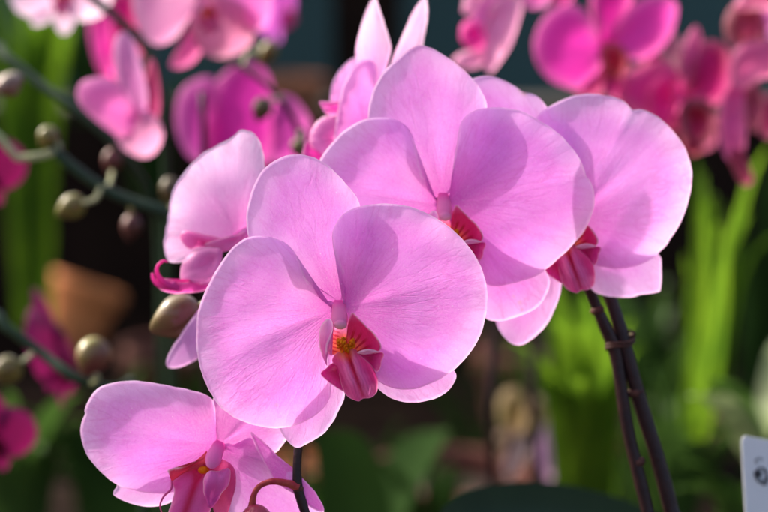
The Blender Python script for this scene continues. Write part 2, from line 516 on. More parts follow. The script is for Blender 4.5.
def pig_mid(x, y, t, edge, rr, seed, **k):
    # crease runs from the callus to the tip
    ax, ay, bx, by = 347, 352, 363, 396
    s = np.clip(((x - ax) * (bx - ax) + (y - ay) * (by - ay)) / ((bx - ax) ** 2 + (by - ay) ** 2), 0, 1)
    dl = np.hypot(x - (ax + s * (bx - ax)), y - (ay + s * (by - ay)))
    c = mix((0.82, 0.06, 0.40), (0.90, 0.30, 0.62), 0.5 + 0.9 * vnoise(3, 5, 0.05, 0.12)(x, y))
    c = blend(c, (0.58, 0.02, 0.20), sm(6, 15, dl) * 0.8)
    sd = ((x - ax) * (by - ay) - (y - ay) * (bx - ax)) / 47.0
    c = blend(c, (0.48, 0.01, 0.16), np.clip(np.sin(sd * 1.9 + 1.5 * np.sin(s * 5) + 1.2 * vnoise(12, 5, 0.05, 0.2)(x, y) * 3), 0, 1) * 0.35)
    c = blend(c, (0.90, 0.40, 0.68), np.clip(vnoise(22, 7, 0.10, 0.30)(x, y) * 2, 0, 1) * 0.35 * sm(0.25, 0.8, s))
    c = blend(c, (0.62, 0.02, 0.09), np.exp(-(dl / 4.0) ** 2) * (1 - s) * 0.9)
    c = blend(c, (0.50, 0.0, 0.05), np.exp(-(dl / 1.3) ** 2) * (1 - s * 0.4) * 0.95)
    c = blend(c, (0.90, 0.22, 0.05), (1 - sm(2, 15, np.hypot(x - 345, y - 351))) * 0.9)
    return blend(c, (0.92, 0.50, 0.72), (1 - sm(0.2, 1.3, edge)) * 0.6)


def pig_wing(x, y, t, edge, rr, seed, **k):
    c = mix((0.46, 0.006, 0.09), (0.66, 0.02, 0.26), t)
    return blend(c, (0.92, 0.55, 0.70), (1 - sm(0.2, 1.1, edge)) * 0.6)


def pig_highlight(x, y, t, edge, rr, seed, **k):  # pale pink highlight on the lip, painted as a small sheet
    return mix((0.90, 0.45, 0.72), (0.93, 0.62, 0.78), t)


def pig_sr(x, y, t, edge, rr, seed, **k):
    c = mix((0.60, 0.012, 0.11), (0.92, 0.28, 0.07), 1 - sm(3, 17, np.hypot(x - 351, y - 350)))
    c = blend(c, (0.84, 0.16, 0.40), (1 - sm(312, 324, y)) * 0.7)
    c = blend(c, (0.60, 0.02, 0.16), sm(368, 379, x) * 0.8)
    a = np.arctan2(y - 358, x - 345)
    r_ = np.hypot(x - 347, y - 352)
    c = blend(c, (0.40, 0.0, 0.02), sm(0.1, 0.5, np.sin(a * 24)) * sm(6, 9, r_) * (1 - sm(19, 27, r_)) * 0.95)
    return blend(c, (0.95, 0.78, 0.84), (1 - sm(0.3, 1.5, edge)) * 0.9 * sm(349, 353, x))


def pig_cup(x, y, t, edge, rr, seed, **k):
    c = mix((0.84, 0.14, 0.14), (0.92, 0.36, 0.66), 1 - sm(326, 338, y))
    c = blend(c, (0.93, 0.34, 0.05), (1 - sm(4, 15, np.hypot(x - 344, y - 347))) * 0.9)
    d1 = y - 0.35 * (x - 330)
    c = blend(c, (0.55, 0.0, 0.03), sm(0.2, 0.6, np.sin(d1 * 1.55)) * (y > 328) * (1 - sm(352, 356, y)) * sm(4, 8, np.abs(x - 346)) * 0.85)
    return c


def pig_sl(x, y, t, edge, rr, seed, **k):
    c = mix((0.84, 0.22, 0.58), (0.90, 0.52, 0.80), 1 - sm(322, 350, y))
    return blend(c, (0.97, 0.88, 0.92), (1 - sm(0.3, 1.6, edge)) * 0.9)


def sim(cx, cy, s, a=0, dz=0, tx=0, ty=0):
    """place lip shapes drawn for the middle flower at another flower: returns a mapping function"""
    ca, sa = math.cos(a), math.sin(a)
    def f(x, y, off):
        u, v = (x - 340) * s, (y - 318) * s
        X, Y = u * ca - v * sa, u * sa + v * ca
        return W(cx + X, cy + Y, off * s + dz + tx * X + ty * Y)
    return f


def make_lip(parent, mf, hi=True):
    n, m = (120, 26) if hi else (50, 10)
    def mids(x, y, t, re, f):
        q = (x - 347) - (y - 352) * 0.36
        return (3.2 * np.exp(-(q / 1.6) ** 2) - 9 * np.exp(-((np.abs(q) - 6) / 6.5) ** 2) + 0.045 * q * q
                - 9 * sm(350, 376, y) + 12 * sm(382, 402, y))
    lip = sheet('lip', (349, 355), L_MID, LIPM, parent, z=-6, dome=-1, reflex=2, wave=0.5, crease=0, ruffle=0.3, N=n, M=m, pig=pig_mid, mapf=mf, zf=mids, seed=3, thick=0.0)
    sheet('lip_wing', (336, 370), L_WL, LIPM, lip, z=-10, gx=-0.6, dome=4, reflex=-3, wave=0.3, crease=0, N=n // 2, M=m // 2, pig=pig_wing, mapf=mf, seed=7, thick=0.0)
    sheet('lip_wing', (368, 357), L_WR, LIPM, lip, z=-19, gx=-0.2, gy=-0.1, dome=5, reflex=-4, wave=0.3, crease=0, N=n // 2, M=m // 2, pig=pig_wing, mapf=mf, seed=8, thick=0.0)
    if hi:
        sheet('lip_highlight', (368, 353), L_FR, LIPM, lip, z=-17, gy=0.4, dome=-2, reflex=0, wave=0.2, crease=0, N=n // 2, M=m // 2, pig=pig_highlight, mapf=mf, seed=9, thick=0.0)
    sheet('side_lobe', (326, 364), L_SL, LIPM, lip, z=-10, zf=lambda x, y, t, re, f: 0.10 * (x - 327) ** 2 - 4, dome=0, reflex=0, wave=0.3, crease=0, ruffle=0.2, N=n // 2, M=m // 2, pig=pig_sl, mapf=mf, seed=4, thick=0.0)
    sheet('side_lobe', (352, 350), L_SR, LIPM, lip, z=-7, zf=lambda x, y, t, re, f: 5 * np.sin(np.clip((x - 350) / 30, 0, 1) * 3.14) - 9 * sm(364, 381, x) - 3, dome=0, reflex=0, wave=0.3, crease=0, ruffle=0.3, N=n, M=m, pig=pig_sr, mapf=mf, seed=5, thick=0.0)
    sheet('throat', (342, 340), L_CUP, LIPM, lip, z=6, dome=2, reflex=-5, wave=0.3, crease=0, ruffle=0.1, N=n // 2, M=m, pig=pig_cup, mapf=mf, seed=6, thick=0.0)
    # warty yellow callus: many small knobs merged in one body
    rs = random.Random(11)
    v, f = [], []
    def knob(cx, cy, cz, rx, ry, rz):
        b = len(v)
        nu, nv = 8, 6
        for i in range(nv + 1):
            for k in range(nu):
                th, ph = math.pi * i / nv, 2 * math.pi * k / nu
                v.append(mf(cx + rx * math.sin(th) * math.cos(ph), cy + ry * math.cos(th), cz + rz * math.sin(th) * math.sin(ph)))
        for i in range(nv):
            for k in range(nu):
                f.append((b + i * nu + k, b + (i + 1) * nu + k, b + (i + 1) * nu + (k + 1) % nu, b + i * nu + (k + 1) % nu))
    for i in range(48 if hi else 6):
        a, q = rs.uniform(0, 6.28), math.sqrt(rs.random())
        knob(345.5 + 8.5 * q * math.cos(a), 345 + 7.5 * q * math.sin(a), -15 + 4 * q + rs.uniform(-1, 1), rs.uniform(1.0, 2.3), rs.uniform(1.0, 2.2), rs.uniform(2, 4))
    knob(338.5, 342, -9, 2.4, 4.2, 4); knob(353, 342, -9, 2.2, 4.0, 4); knob(345.5, 348, -9, 6.5, 5, 4)
    mesh_obj('callus', v, f, CALM, lip)
    return lip


def make_column(parent, mf, cap=True, ctop=(0.88, 0.10, 0.50), cmid=(0.92, 0.30, 0.60), ctip=(0.94, 0.52, 0.62)):
    v, f, pg = [], [], []
    nu, nv = 22, 22
    for i in range(nv + 1):
        s = i / nv
        yy = 300 + 29 * s
        wdt = 8.8 * (math.sin(math.pi * min(1, s * 0.92 + 0.06)) ** 0.5) * (1.0 - 0.20 * math.exp(-((s - 0.38) / 0.22) ** 2) + 0.10 * s)
        for k in range(nu):
            ph = 2 * math.pi * k / nu
            v.append(mf(338.5 + 2 * s + wdt * math.cos(ph), yy, 5 - 19 * s ** 0.8 + wdt * 0.8 * math.sin(ph)))
            w_ = sm(0.72, 0.95, np.array([s]))[0]
            b_ = sm(0.0, 0.35, np.array([s]))[0]
            c0 = np.array(ctop) * (1 - b_) + np.array(cmid) * b_
            pg.append(tuple(c0 * (1 - w_) + np.array(ctip) * w_))
    for i in range(nv):
        for k in range(nu):
            f.append((i * nu + k, (i + 1) * nu + k, (i + 1) * nu + (k + 1) % nu, i * nu + (k + 1) % nu))
    o = mesh_obj('column', v, f, COLM, parent, pig=np.array(pg), uv=np.zeros((len(v), 2)))
    if cap:
        M4 = Matrix.Identity(4)
        vv, ff, pp = [], [], []
        for i in range(9):
            for k in range(14):
                th, ph = math.pi * i / 8, 2 * math.pi * k / 14
                vv.append(mf(340.5 + 6.9 * math.sin(th) * math.cos(ph), 324.6 - 4.9 * math.cos(th), -14.5 + 5.4 * math.sin(th) * math.sin(ph)))
                q_ = (0.5 - 0.5 * math.cos(th)) ** 2; pp.append(tuple(np.array(cmid) * (1 - q_) + np.array((0.96, 0.84, 0.66)) * q_))
        for i in range(8):
            for k in range(14):
                ff.append((i * 14 + k, (i + 1) * 14 + k, (i + 1) * 14 + (k + 1) % 14, i * 14 + (k + 1) % 14))
        mesh_obj('anther_cap', vv, ff, COLM, o, pig=np.array(pp), uv=np.zeros((len(vv), 2)))
    return o


def stalk_to(parent, a, b, mat=PEDM, r=0.0016):
    m = (Vector(a) + Vector(b)) / 2 + Vector((0, 0.004, 0.006))
    tube('flower_stalk', [a, m, b], [r * 0.9, r, r * 1.05], mat, parent)


GF = 'pink moth orchid flowers in focus at the front'

# --- flower in the middle
f1 = empty('orchid_flower', W(338, 312, 4), 'largest pink orchid bloom facing the viewer in the middle, whole magenta lip in view', 'flower', GF)
sheet('sepal', (340, 302), F1_DORSAL, PET, f1, z=6, gy=-0.05, dome=-3, reflex=9, crease=-2, seed=1)
sheet('sepal', (338, 320), F1_LSEP, PET, f1, z=7, dome=3, reflex=6, crease=-2, seed=2, gy=0.03)
sheet('sepal', (345, 320), F1_RSEP, PET, f1, z=7, dome=3, reflex=6, crease=-2, seed=3, gy=0.03)
sheet('petal', (334, 310), F1_LEFT, PET, f1, z=0, dome=-8, reflex=9, wave=2.4, crease=3, seed=4, N=190, M=52, pk=dict(spots=((277, 405, 2.2, 0.45), (262, 300, 1.2, 0.2))))
sheet('petal', (344, 308), F1_RIGHT, PET, f1, z=0, dome=-8, reflex=9, wave=2.4, crease=3, seed=5, N=190, M=52)
make_lip(f1, sim(340, 318, 1, dz=-8))
make_column(f1, sim(340, 318, 1, dz=-1))

# --- flower behind, upper middle
Z2 = 95
f2 = empty('orchid_flower', W(440, 200, Z2 + 4), 'pink orchid bloom just above the middle one, its round petal overlapping the rightmost bloom', 'flower', GF)
sheet('sepal', (443, 198), [(438, 198), (418, 182), (398, 163), (380, 143), (369, 122), (370, 100), (375, 85), (384, 71), (398, 57), (411, 48), (420, 45.5), (430, 47.5), (442, 54), (456, 64), (470, 76), (480, 89), (487, 107), (484, 135), (470, 165), (453, 192)],
      PET, f2, z=Z2 + 8, gy=-0.05, dome=-4, reflex=8, crease=-2.5, seed=11, N=170)
sheet('petal', (438, 205), [(436, 198), (425, 184), (419, 168), (416, 150), (412, 135), (405, 125), (394, 119), (378, 117), (362, 120), (347, 128.5), (332, 143), (320, 160), (314, 182), (316, 208), (326, 234), (346, 254), (372, 264), (400, 262), (424, 246), (436, 224)],
      PET, f2, z=Z2, dome=-8, reflex=13, wave=2.2, crease=3, seed=12, N=170)
sheet('petal', (448, 204), [(450, 197), (452, 180), (454, 160), (456, 143), (459, 128), (465, 117.5), (477, 110), (495, 107), (516, 110), (537, 119), (557, 132), (573, 149), (583, 167), (585.5, 176), (590, 181), (594, 194), (594, 207), (587, 226), (574, 243), (558, 259), (541, 272.5), (521, 281.5), (500, 286), (486, 284), (471, 272), (458, 248), (449, 222)],
      PET, f2, z=Z2 - 2, dome=-9, reflex=12, wave=2.4, crease=3, seed=13, N=200, M=52)
sheet('sepal', (450, 214), [(452, 210), (475, 225), (510, 245), (538, 262), (549, 278), (547.5, 292), (538, 307), (521, 316), (500, 320.5), (485, 317), (470, 300), (457, 265), (448, 235)],
      PET, f2, z=Z2 + 8, dome=3, reflex=5, crease=-2, seed=14, pk=dict(spots=((520, 303, 2, 0.6), (514, 297, 1.5, 0.5), (522, 310, 1.4, 0.5), (526, 300, 1.2, 0.4), (500, 305, 1.2, 0.4))))
sheet('sepal', (440, 214), [(444, 212), (450, 240), (450, 275), (440, 305), (424, 320), (408, 318), (398, 300), (402, 270), (418, 240), (432, 218)],
      PET, f2, z=Z2 + 8, dome=3, reflex=5, crease=-2, seed=15, N=90, M=24)
make_lip(f2, sim(444.5, 210, 0.94, dz=Z2 - 9))
make_column(f2, sim(444.5, 210, 0.96, dz=Z2 - 1))

# --- rightmost flower
Z3 = 142
f3 = empty('orchid_flower', W(572, 216, Z3 + 4), 'rightmost pink orchid bloom with a notched round petal, in front of two dark stems', 'flower', GF)
sheet('petal', (574, 218), [(570, 210), (556, 185), (543, 155), (536, 132), (537, 117), (550, 106), (569, 97), (588, 94), (611, 96.5), (625, 102), (631, 108.5), (634, 110), (642.5, 109.5), (658, 117), (674, 132), (685, 148.5), (691.5, 170), (690.5, 191), (685, 213), (674, 233), (661, 250.5), (643, 263.5), (621, 269), (608, 268), (595, 264), (585, 246)],
      PET, f3, z=Z3, gx=0.05, dome=-9, reflex=12, wave=2.4, crease=-4, seed=21, N=200, M=52)
sheet('petal', (565, 218), [(560, 212), (548, 190), (535, 168), (517, 152), (497, 150), (484, 168), (480, 195), (486, 225), (503, 250), (527, 262), (548, 250), (560, 230)],
      PET, f3, z=Z3 + 2, dome=-5, reflex=9, wave=1.5, crease=2, seed=22, N=90, M=24)
sheet('sepal', (566, 208), [(560, 208), (530, 195), (500, 175), (476, 148), (464, 118), (463, 95), (470, 80), (487, 76), (503, 80), (515, 86), (523, 91.5), (534, 94.5), (544, 103), (560, 125), (570, 160), (572, 195)],
      PET, f3, z=Z3 + 8, dome=-3, reflex=6, crease=-2, seed=23, pk=dict(spots=((524, 93, 3, 0.6), (519, 90, 2, 0.4))))
sheet('sepal', (574, 226), [(580, 226), (605, 232), (640, 245), (659, 255), (661.5, 266), (660.5, 288), (657, 292), (642, 294.5), (627, 297.5), (606, 296.5), (592, 290), (580, 268), (574, 244)],
      PET, f3, z=Z3 + 8, dome=3, reflex=5, crease=-2, seed=24)
sheet('sepal', (562, 226), [(566, 230), (566, 256), (562, 282), (558, 301), (548, 322), (533, 338), (518.5, 346), (505, 338), (496, 324), (492, 300), (500, 272), (525, 245), (552, 228)],
      PET, f3, z=Z3 + 9, dome=3, reflex=5, crease=-2, seed=25)
make_lip(f3, sim(559, 214, 0.95, dz=Z3 - 9))
make_column(f3, sim(559, 214, 0.95, dz=Z3 - 3))

# --- flower at the lower left
Z6 = 46
f6 = empty('orchid_flower', W(218, 447, Z6 + 4), 'pink orchid bloom at the lower left, turned aside and cut by the bottom edge', 'flower', GF)
sheet('petal', (217, 446), [(216, 442), (215.5, 424), (214.5, 404), (204, 394), (179, 387.5), (154, 383), (130, 380.5), (112, 383), (98, 388.5), (88, 401), (84.5, 410), (85, 414), (81.5, 422), (80.5, 434), (86, 454), (101, 472), (116, 484), (134, 490), (158, 494), (176, 491), (192, 480), (205, 464)],
      PET, f6, z=Z6 - 2, gx=-0.04, dome=-9, reflex=12, wave=2.0, crease=3, seed=31, N=190, M=48)
sheet('sepal', (218, 452), [(218, 448), (196, 444), (165, 434), (144, 438), (127, 448), (119, 460), (115, 478), (116.5, 486), (113.5, 491), (114, 496), (133, 504), (151, 506.5), (170, 503), (192, 490), (210, 470)],
      PET, f6, z=Z6 + 10, dome=2, reflex=5, crease=-2, seed=32)
sheet('sepal', (220, 444), [(217, 446), (214, 425), (212, 402), (222, 388), (245, 392), (270, 408), (285, 432), (287, 438), (281, 446), (273, 453), (250, 452), (232, 450)],
      PET, f6, z=Z6 + 10, dome=2, reflex=6, crease=-2, seed=33)
sheet('petal', (222, 450), [(222, 446), (236, 444), (250, 438), (256, 446), (266, 460), (284, 468), (304, 482), (318, 497), (324, 512), (322, 540), (300, 566), (266, 572), (238, 548), (226, 512), (219, 474)],
      PET, f6, z=Z6 - 2, gx=0.02, dome=-6, reflex=9, wave=2.0, crease=3, seed=34, N=170)
# its reflexed upper margin, seen from the back
sheet('petal_fold', (290, 476), [(250.5, 432.5), (253, 433), (262, 440), (277, 455), (293, 468), (306, 482), (318, 496), (324, 511), (312, 508), (297, 496), (283, 487), (274, 479), (263, 460), (254, 442)],
      PET, f6, z=Z6 - 14, gx=0.05, dome=-3, reflex=3, wave=1, crease=0, seed=35, pk=dict(br=2))
# lip of this flower
l6 = sheet('lip', (206, 470), [(206, 462), (214, 474), (214, 490), (210, 512), (196, 532), (178, 534), (168, 516), (174, 494), (172, 482), (178, 474), (192, 464)], LIPM, f6, z=Z6 - 10,
           dome=-5, reflex=4, wave=1, crease=3, seed=36, N=90, M=24, thick=0.0,
           pig=lambda x, y, t, e, rr, s, **k: mix(mix((0.80, 0.14, 0.46), (0.55, 0.02, 0.10), np.clip(np.exp(-((x - 200 + (y - 470) * 0.35) / 5.0) ** 2) + (1 - sm(468, 484, y)) * 0.9, 0, 1)), (0.9, 0.6, 0.75), 1 - sm(0.2, 1.6, e)))
sheet('side_lobe', (205, 458), [(207, 451), (202, 456), (196, 460), (190, 465), (183.5, 467.5), (175, 468), (167.5, 470), (169, 475), (172, 481), (178, 477), (188, 472), (198, 469), (206, 466)], LIPM, l6, z=Z6 - 12,
      gx=0.25, dome=2, reflex=-3, wave=0.4, crease=0, seed=37, N=80, M=16, thick=0.0,
      pig=lambda x, y, t, e, rr, s, **k: mix(mix((0.62, 0.04, 0.08), (0.80, 0.16, 0.16), 1 - sm(2, 10, rr)), (0.95, 0.82, 0.84), (1 - sm(0.3, 1.8, e)) * 0.9 * (1 - sm(2, 6, y - (451 + (207 - x) * 0.5)))))
sheet('side_lobe', (212, 500), [(206, 473), (211, 470), (219, 470.5), (228, 468), (231, 473), (230, 482), (226, 489), (221, 494), (217, 501), (210, 508), (207, 500), (204, 491), (203, 481)], LIPM, l6, z=Z6 - 24,
      gx=0.45, dome=-7, reflex=7, wave=1.4, crease=3, seed=38, N=80, M=18, thick=0.0,
      pig=lambda x, y, t, e, rr, s, **k: mix(mix((0.82, 0.22, 0.62), (0.74, 0.12, 0.52), sm(472, 500, y)), (0.92, 0.62, 0.78), (1 - sm(0.3, 1.3, e)) * 0.8))
sheet('throat', (220, 490), [(210, 458), (224, 460), (234, 468), (236, 484), (232, 500), (226, 516), (216, 516), (212, 500), (214, 484)], LIPM, l6, z=Z6 - 9, dome=2, reflex=0, wave=0.3, crease=0, seed=39, N=60, M=14,
      pig=lambda x, y, t, e, rr, s, **k: mix((0.62, 0.05, 0.16), (0.70, 0.10, 0.30), t))
mfc = sim(214, 458, 1.0, a=R(28), dz=Z6 - 6)
make_column(f6, mfc, cap=False, cmid=(0.88, 0.24, 0.60), ctip=(0.90, 0.32, 0.66))
tube('tendril', [W(172, 480, Z6 - 14), W(171, 489, Z6 - 16), W(164, 496, Z6 - 18), W(160, 505, Z6 - 17), W(162, 514, Z6 - 16)], [0.0005, 0.0004, 0.00035, 0.0003, 0.0002], LIPM, l6, n=8, pigc=(0.7, 0.12, 0.4))
blobM = Matrix.Translation(W(203.5, 470, Z6 - 12)) @ Matrix.Diagonal((0.0019, 0.0014, 0.0013, 1))
blob('callus', CALM, l6, blobM, nu=12, nv=8)

# --- left flower, seen from the side
Z5 = 150
f5 = empty('orchid_flower', W(232, 240, Z5 + 8), 'pink orchid bloom in profile at the left, curled magenta lip pointing left', 'flower', GF)
sheet('petal', (236, 236), [(244, 228), (228, 237.5), (206, 252), (189, 260), (177, 263), (168, 261), (164, 248), (165.5, 230), (168, 214), (171, 196), (176.5, 183), (184, 172), (194, 161), (206, 151), (214, 146.5), (226, 140), (236, 134), (239, 130.5), (245, 130), (255, 135), (262, 148), (265.5, 168), (266, 195), (258, 218)],
      PET, f5, z=Z5, gx=-0.25, dome=6, reflex=-6, wave=3.2, crease=2, seed=41, N=180, M=44, pk=dict(mid=(0.85, 0.46, 0.83), edgec=(0.88, 0.66, 0.88), er=40, spots=((192, 162, 1.8, 0.4),)))
sheet('petal', (240, 246), [(236, 240), (246, 228), (262, 222), (275, 240), (276, 270), (264, 292), (246, 292), (236, 270)], PET, f5, z=Z5 - 4, gx=0.1, dome=-4, reflex=6, seed=42, N=80, M=20)
sheet('sepal', (238, 262), [(236, 262), (224, 284), (206, 306), (192, 318), (178, 338), (169, 354), (166.5, 366), (176, 368), (194, 361), (215, 345), (236, 315), (248, 280)], PET, f5, z=Z5 + 6, gx=-0.1, dome=3, reflex=5, crease=-2, seed=43)
sheet('sepal', (244, 232), [(240, 232), (242, 205), (252, 180), (270, 175), (280, 195), (276, 220), (258, 236)], PET, f5, z=Z5 + 10, dome=3, seed=44, N=80, M=20)
pm = lambda a, b, er=1.6: (lambda x, y, t, e, rr, s, **k: mix(mix(a, b, sm(0, 0.9, t)), (0.92, 0.62, 0.80), (1 - sm(0.2, er, e)) * 0.6))
l5 = sheet('lip', (212, 262), [(222, 250), (212, 246.5), (200, 247), (191, 252), (184, 260), (180, 271), (181, 281), (190, 286), (203, 287), (212, 281), (219, 270), (222, 260)], LIPM, f5, z=Z5 - 10, gx=-0.3,
           dome=-7, reflex=6, wave=0.6, crease=2, seed=45, N=90, M=22, thick=0.0, pig=pm((0.82, 0.22, 0.58), (0.86, 0.32, 0.68)))
sheet('side_lobe', (205, 244), [(226, 240), (216, 236), (204, 234), (194, 232), (184, 231), (180, 236), (183, 243), (190, 249), (200, 247), (214, 248), (224, 250)], LIPM, l5, z=Z5 - 4, gx=-0.2, dome=-3, reflex=4, wave=0.5,
      crease=0, seed=46, N=70, M=14, thick=0.0, pig=pm((0.72, 0.05, 0.28), (0.82, 0.20, 0.52)))
sheet('side_lobe', (234, 240), [(246, 232), (234, 235), (220, 238), (206, 242), (206, 247), (216, 252), (228, 251), (240, 246)], LIPM, l5, z=Z5 - 9, gx=-0.1, dome=-4, reflex=3, wave=0.4,
      crease=0, seed=47, N=60, M=12, thick=0.0, pig=pm((0.82, 0.20, 0.55), (0.84, 0.30, 0.64)))
sheet('throat', (200, 280), [(212, 284), (204, 278), (192, 281), (182, 283), (170, 280), (160, 278), (154, 282), (162, 291), (176, 294), (190, 293), (204, 291)], LIPM, l5, z=Z5 - 5, dome=-3, reflex=4, wave=0.4, crease=0, seed=48,
      N=70, M=12, thick=0.0, pig=pm((0.85, 0.10, 0.42), (0.80, 0.08, 0.46)))
tube('tendril', [W(178, 288, Z5 - 6), W(166, 284, Z5 - 8), W(158, 276, Z5 - 9), W(157, 267, Z5 - 9), W(163, 261, Z5 - 8), W(168, 262, Z5 - 8)], [0.0012, 0.0012, 0.0009, 0.0006, 0.0005, 0.0003],
     LIPM, l5, n=10, pigc=(0.80, 0.08, 0.45))
tube('tendril', [W(176, 284, Z5 - 6), W(162, 286, Z5 - 6), W(154, 280, Z5 - 8), W(152, 273, Z5 - 9)], [0.0012, 0.0011, 0.0008, 0.0004], LIPM, l5, n=10, pigc=(0.82, 0.12, 0.50))

# --- flower at the top behind, seen from the side
Z4 = 245
f4 = empty('orchid_flower', W(380, 100, Z4 + 8), 'pink orchid bloom in profile at the top, two pointed sepals standing up like ears', 'flower', GF)
sheet('sepal', (376, 100), [(372, 96), (364, 84), (357, 70), (355.5, 50), (358, 36), (361, 24), (366, 10), (373, -2), (377, 0), (382, 14), (386.5, 30), (391, 48), (389, 62), (383, 78), (380, 94)],
      PET, f4, z=Z4 + 4, gx=0.2, gy=0.1, dome=5, reflex=-3, crease=3, seed=51, pk=dict(mid=(0.86, 0.45, 0.72), edgec=(0.88, 0.62, 0.80), er=24))
sheet('sepal', (384, 104), [(376, 100), (379, 88), (388, 72), (396, 50), (404, 30), (414, 10), (424, -4), (427.5, 6), (427, 20), (424, 38), (421, 50), (412, 66), (402, 90), (392, 108)],
      PET, f4, z=Z4 + 10, gx=0.3, dome=4, reflex=-3, crease=-3, seed=52, pk=dict(mid=(0.84, 0.36, 0.68), edgec=(0.88, 0.6, 0.80)))
sheet('petal', (366, 130), [(366, 150), (345, 152), (334, 147), (335, 128), (338, 108), (342, 90), (349, 74), (357, 64), (366, 60.5), (374, 62), (377, 72), (377, 90), (380, 110), (380, 135)],
      PET, f4, z=Z4 - 10, gx=0.3, dome=-5, reflex=6, crease=2, seed=53)
sheet('petal', (360, 110), [(364, 96), (360, 60), (353, 58), (345, 63), (337, 72), (331, 86), (330, 104), (336, 118), (350, 124)], PET, f4, z=Z4 + 16, gx=0.2, dome=3, reflex=3, crease=2, seed=54, pk=dict(mid=(0.70, 0.32, 0.68)))
sheet('sepal', (390, 130), [(380, 105), (400, 90), (420, 90), (425, 115), (415, 140), (395, 150), (382, 140)], PET, f4, z=Z4 + 14, seed=55, N=70, M=16)
l4 = sheet('lip', (340, 140), [(336, 118), (327, 116), (318, 121), (312, 131), (310.5, 143), (313, 152), (322, 158), (338, 158), (344, 140)], LIPM, f4, z=Z4 - 2, gx=-0.2, dome=-5, reflex=6, seed=56, N=80, M=18, thick=0.0,
           pig=pm((0.84, 0.10, 0.50), (0.88, 0.25, 0.66), 2.4))
sheet('side_lobe', (336, 108), [(342, 102), (330, 101.5), (319.5, 101.5), (322, 108), (326, 114), (336, 116), (346, 116)], LIPM, l4, z=Z4, dome=-2, reflex=2, seed=57, N=50, M=10, thick=0.0, pig=pm((0.78, 0.05, 0.42), (0.86, 0.2, 0.58)))
sheet('side_lobe', (322, 158), [(308, 140), (304, 146), (303, 156), (308, 164), (322, 166), (326, 154), (314, 148)], LIPM, l4, z=Z4 + 2, dome=-2, reflex=2, seed=58, N=50, M=10, thick=0.0, pig=pm((0.78, 0.03, 0.40), (0.80, 0.06, 0.45)))
sheet('throat', (374, 122), [(370, 112), (376, 108), (384, 118), (382, 136), (368, 138), (362, 126)], LIPM, l4, z=Z4 - 2, seed=59, N=40, M=8, pig=pm((0.7, 0.03, 0.35), (0.8, 0.1, 0.45)))

# ------------------------------------------------------------------ stems near the focus
def near_stem(label, pts, radii, mat=STEM, cat='orchid stem', group=None, wob=0.03, parts=()):
    t = empty('orchid_plant', pts[0], label, cat, group)
    tube('flower_stem', pts, radii, mat, t, n=18, wob=wob)
    return t


st1 = near_stem('thin dark brown flower stem rising at the bottom of the photo behind the middle bloom',
          [W(345, 300, 26), W(322, 360, 40), W(302, 420, 38), W(298.5, 447, 34), W(297, 470, 32), W(298.5, 490, 32), W(305, 512, 32), W(318, 560, 36), W(330, 700, 60), W(335, 1100, 140)],
          [0.0011, 0.0013, 0.0014, 0.00145, 0.0015, 0.0017, 0.0016, 0.0018, 0.002, 0.0024])
# pedicel with hanging red bud
b = empty('flower_bud', W(256, 520, 26), 'closed dark red bud hanging on a curved red stalk at the bottom edge', 'flower bud')
tube('bud_stalk', [W(298, 487, 31), W(288, 483.5, 28), W(272, 481.5, 25), W(260, 486, 24), W(254, 495, 24), W(252, 508, 26)], [0.0017, 0.0013, 0.00105, 0.00095, 0.0010, 0.0014], PEDM, b, wob=0.02)
Mx = Matrix.Translation(W(256, 530, 26)) @ Matrix.Diagonal((0.0062, 0.0062, 0.0088, 1))
def bud_fn(v, th, ph):
    k = 1 + 0.05 * math.cos(3 * ph) * math.sin(th) - 0.05 * math.exp(-((ph % 2.094 - 1.047) / 0.12) ** 2) * math.sin(th)
    k *= 1 + 0.02 * math.sin(ph * 17)
    return Vector((v.x * k, v.y * k, v.z))
blob('bud', REDBUD, b, Mx, bud_fn, nu=60, nv=30)

# two dark stems at the right with their tie
ZS = 195
sta = near_stem('left one of the two dark stems tied together below the rightmost bloom',
          [W(560, 230, 160), W(578, 262, 175), W(592, 296, ZS - 8), W(604, 325, ZS - 4), W(614, 348, ZS), W(620, 380, ZS), W(628, 430, ZS), (W(640, 480, ZS)), W(648, 514, ZS), W(664, 600, ZS), W(690, 1200, ZS + 60)],
          [0.0014, 0.0017, 0.0020, 0.0022, 0.0024, 0.0023, 0.0023, 0.0023, 0.0024, 0.0026, 0.003], group='dark stems below the rightmost bloom')
stb = near_stem('right one of the two dark stems tied together below the rightmost bloom',
          [W(600, 270, ZS + 4), W(611, 300, ZS + 4), W(621, 332, ZS + 4), W(631, 370, ZS + 4), W(644, 415, ZS + 6), W(658, 460, ZS + 6), W(672, 514, ZS + 6), W(692, 600, ZS + 6), W(740, 1200, ZS + 60)],
          [0.0021, 0.0023, 0.0025, 0.0026, 0.0027, 0.0027, 0.0028, 0.003, 0.0034], group='dark stems below the rightmost bloom', wob=0.015)
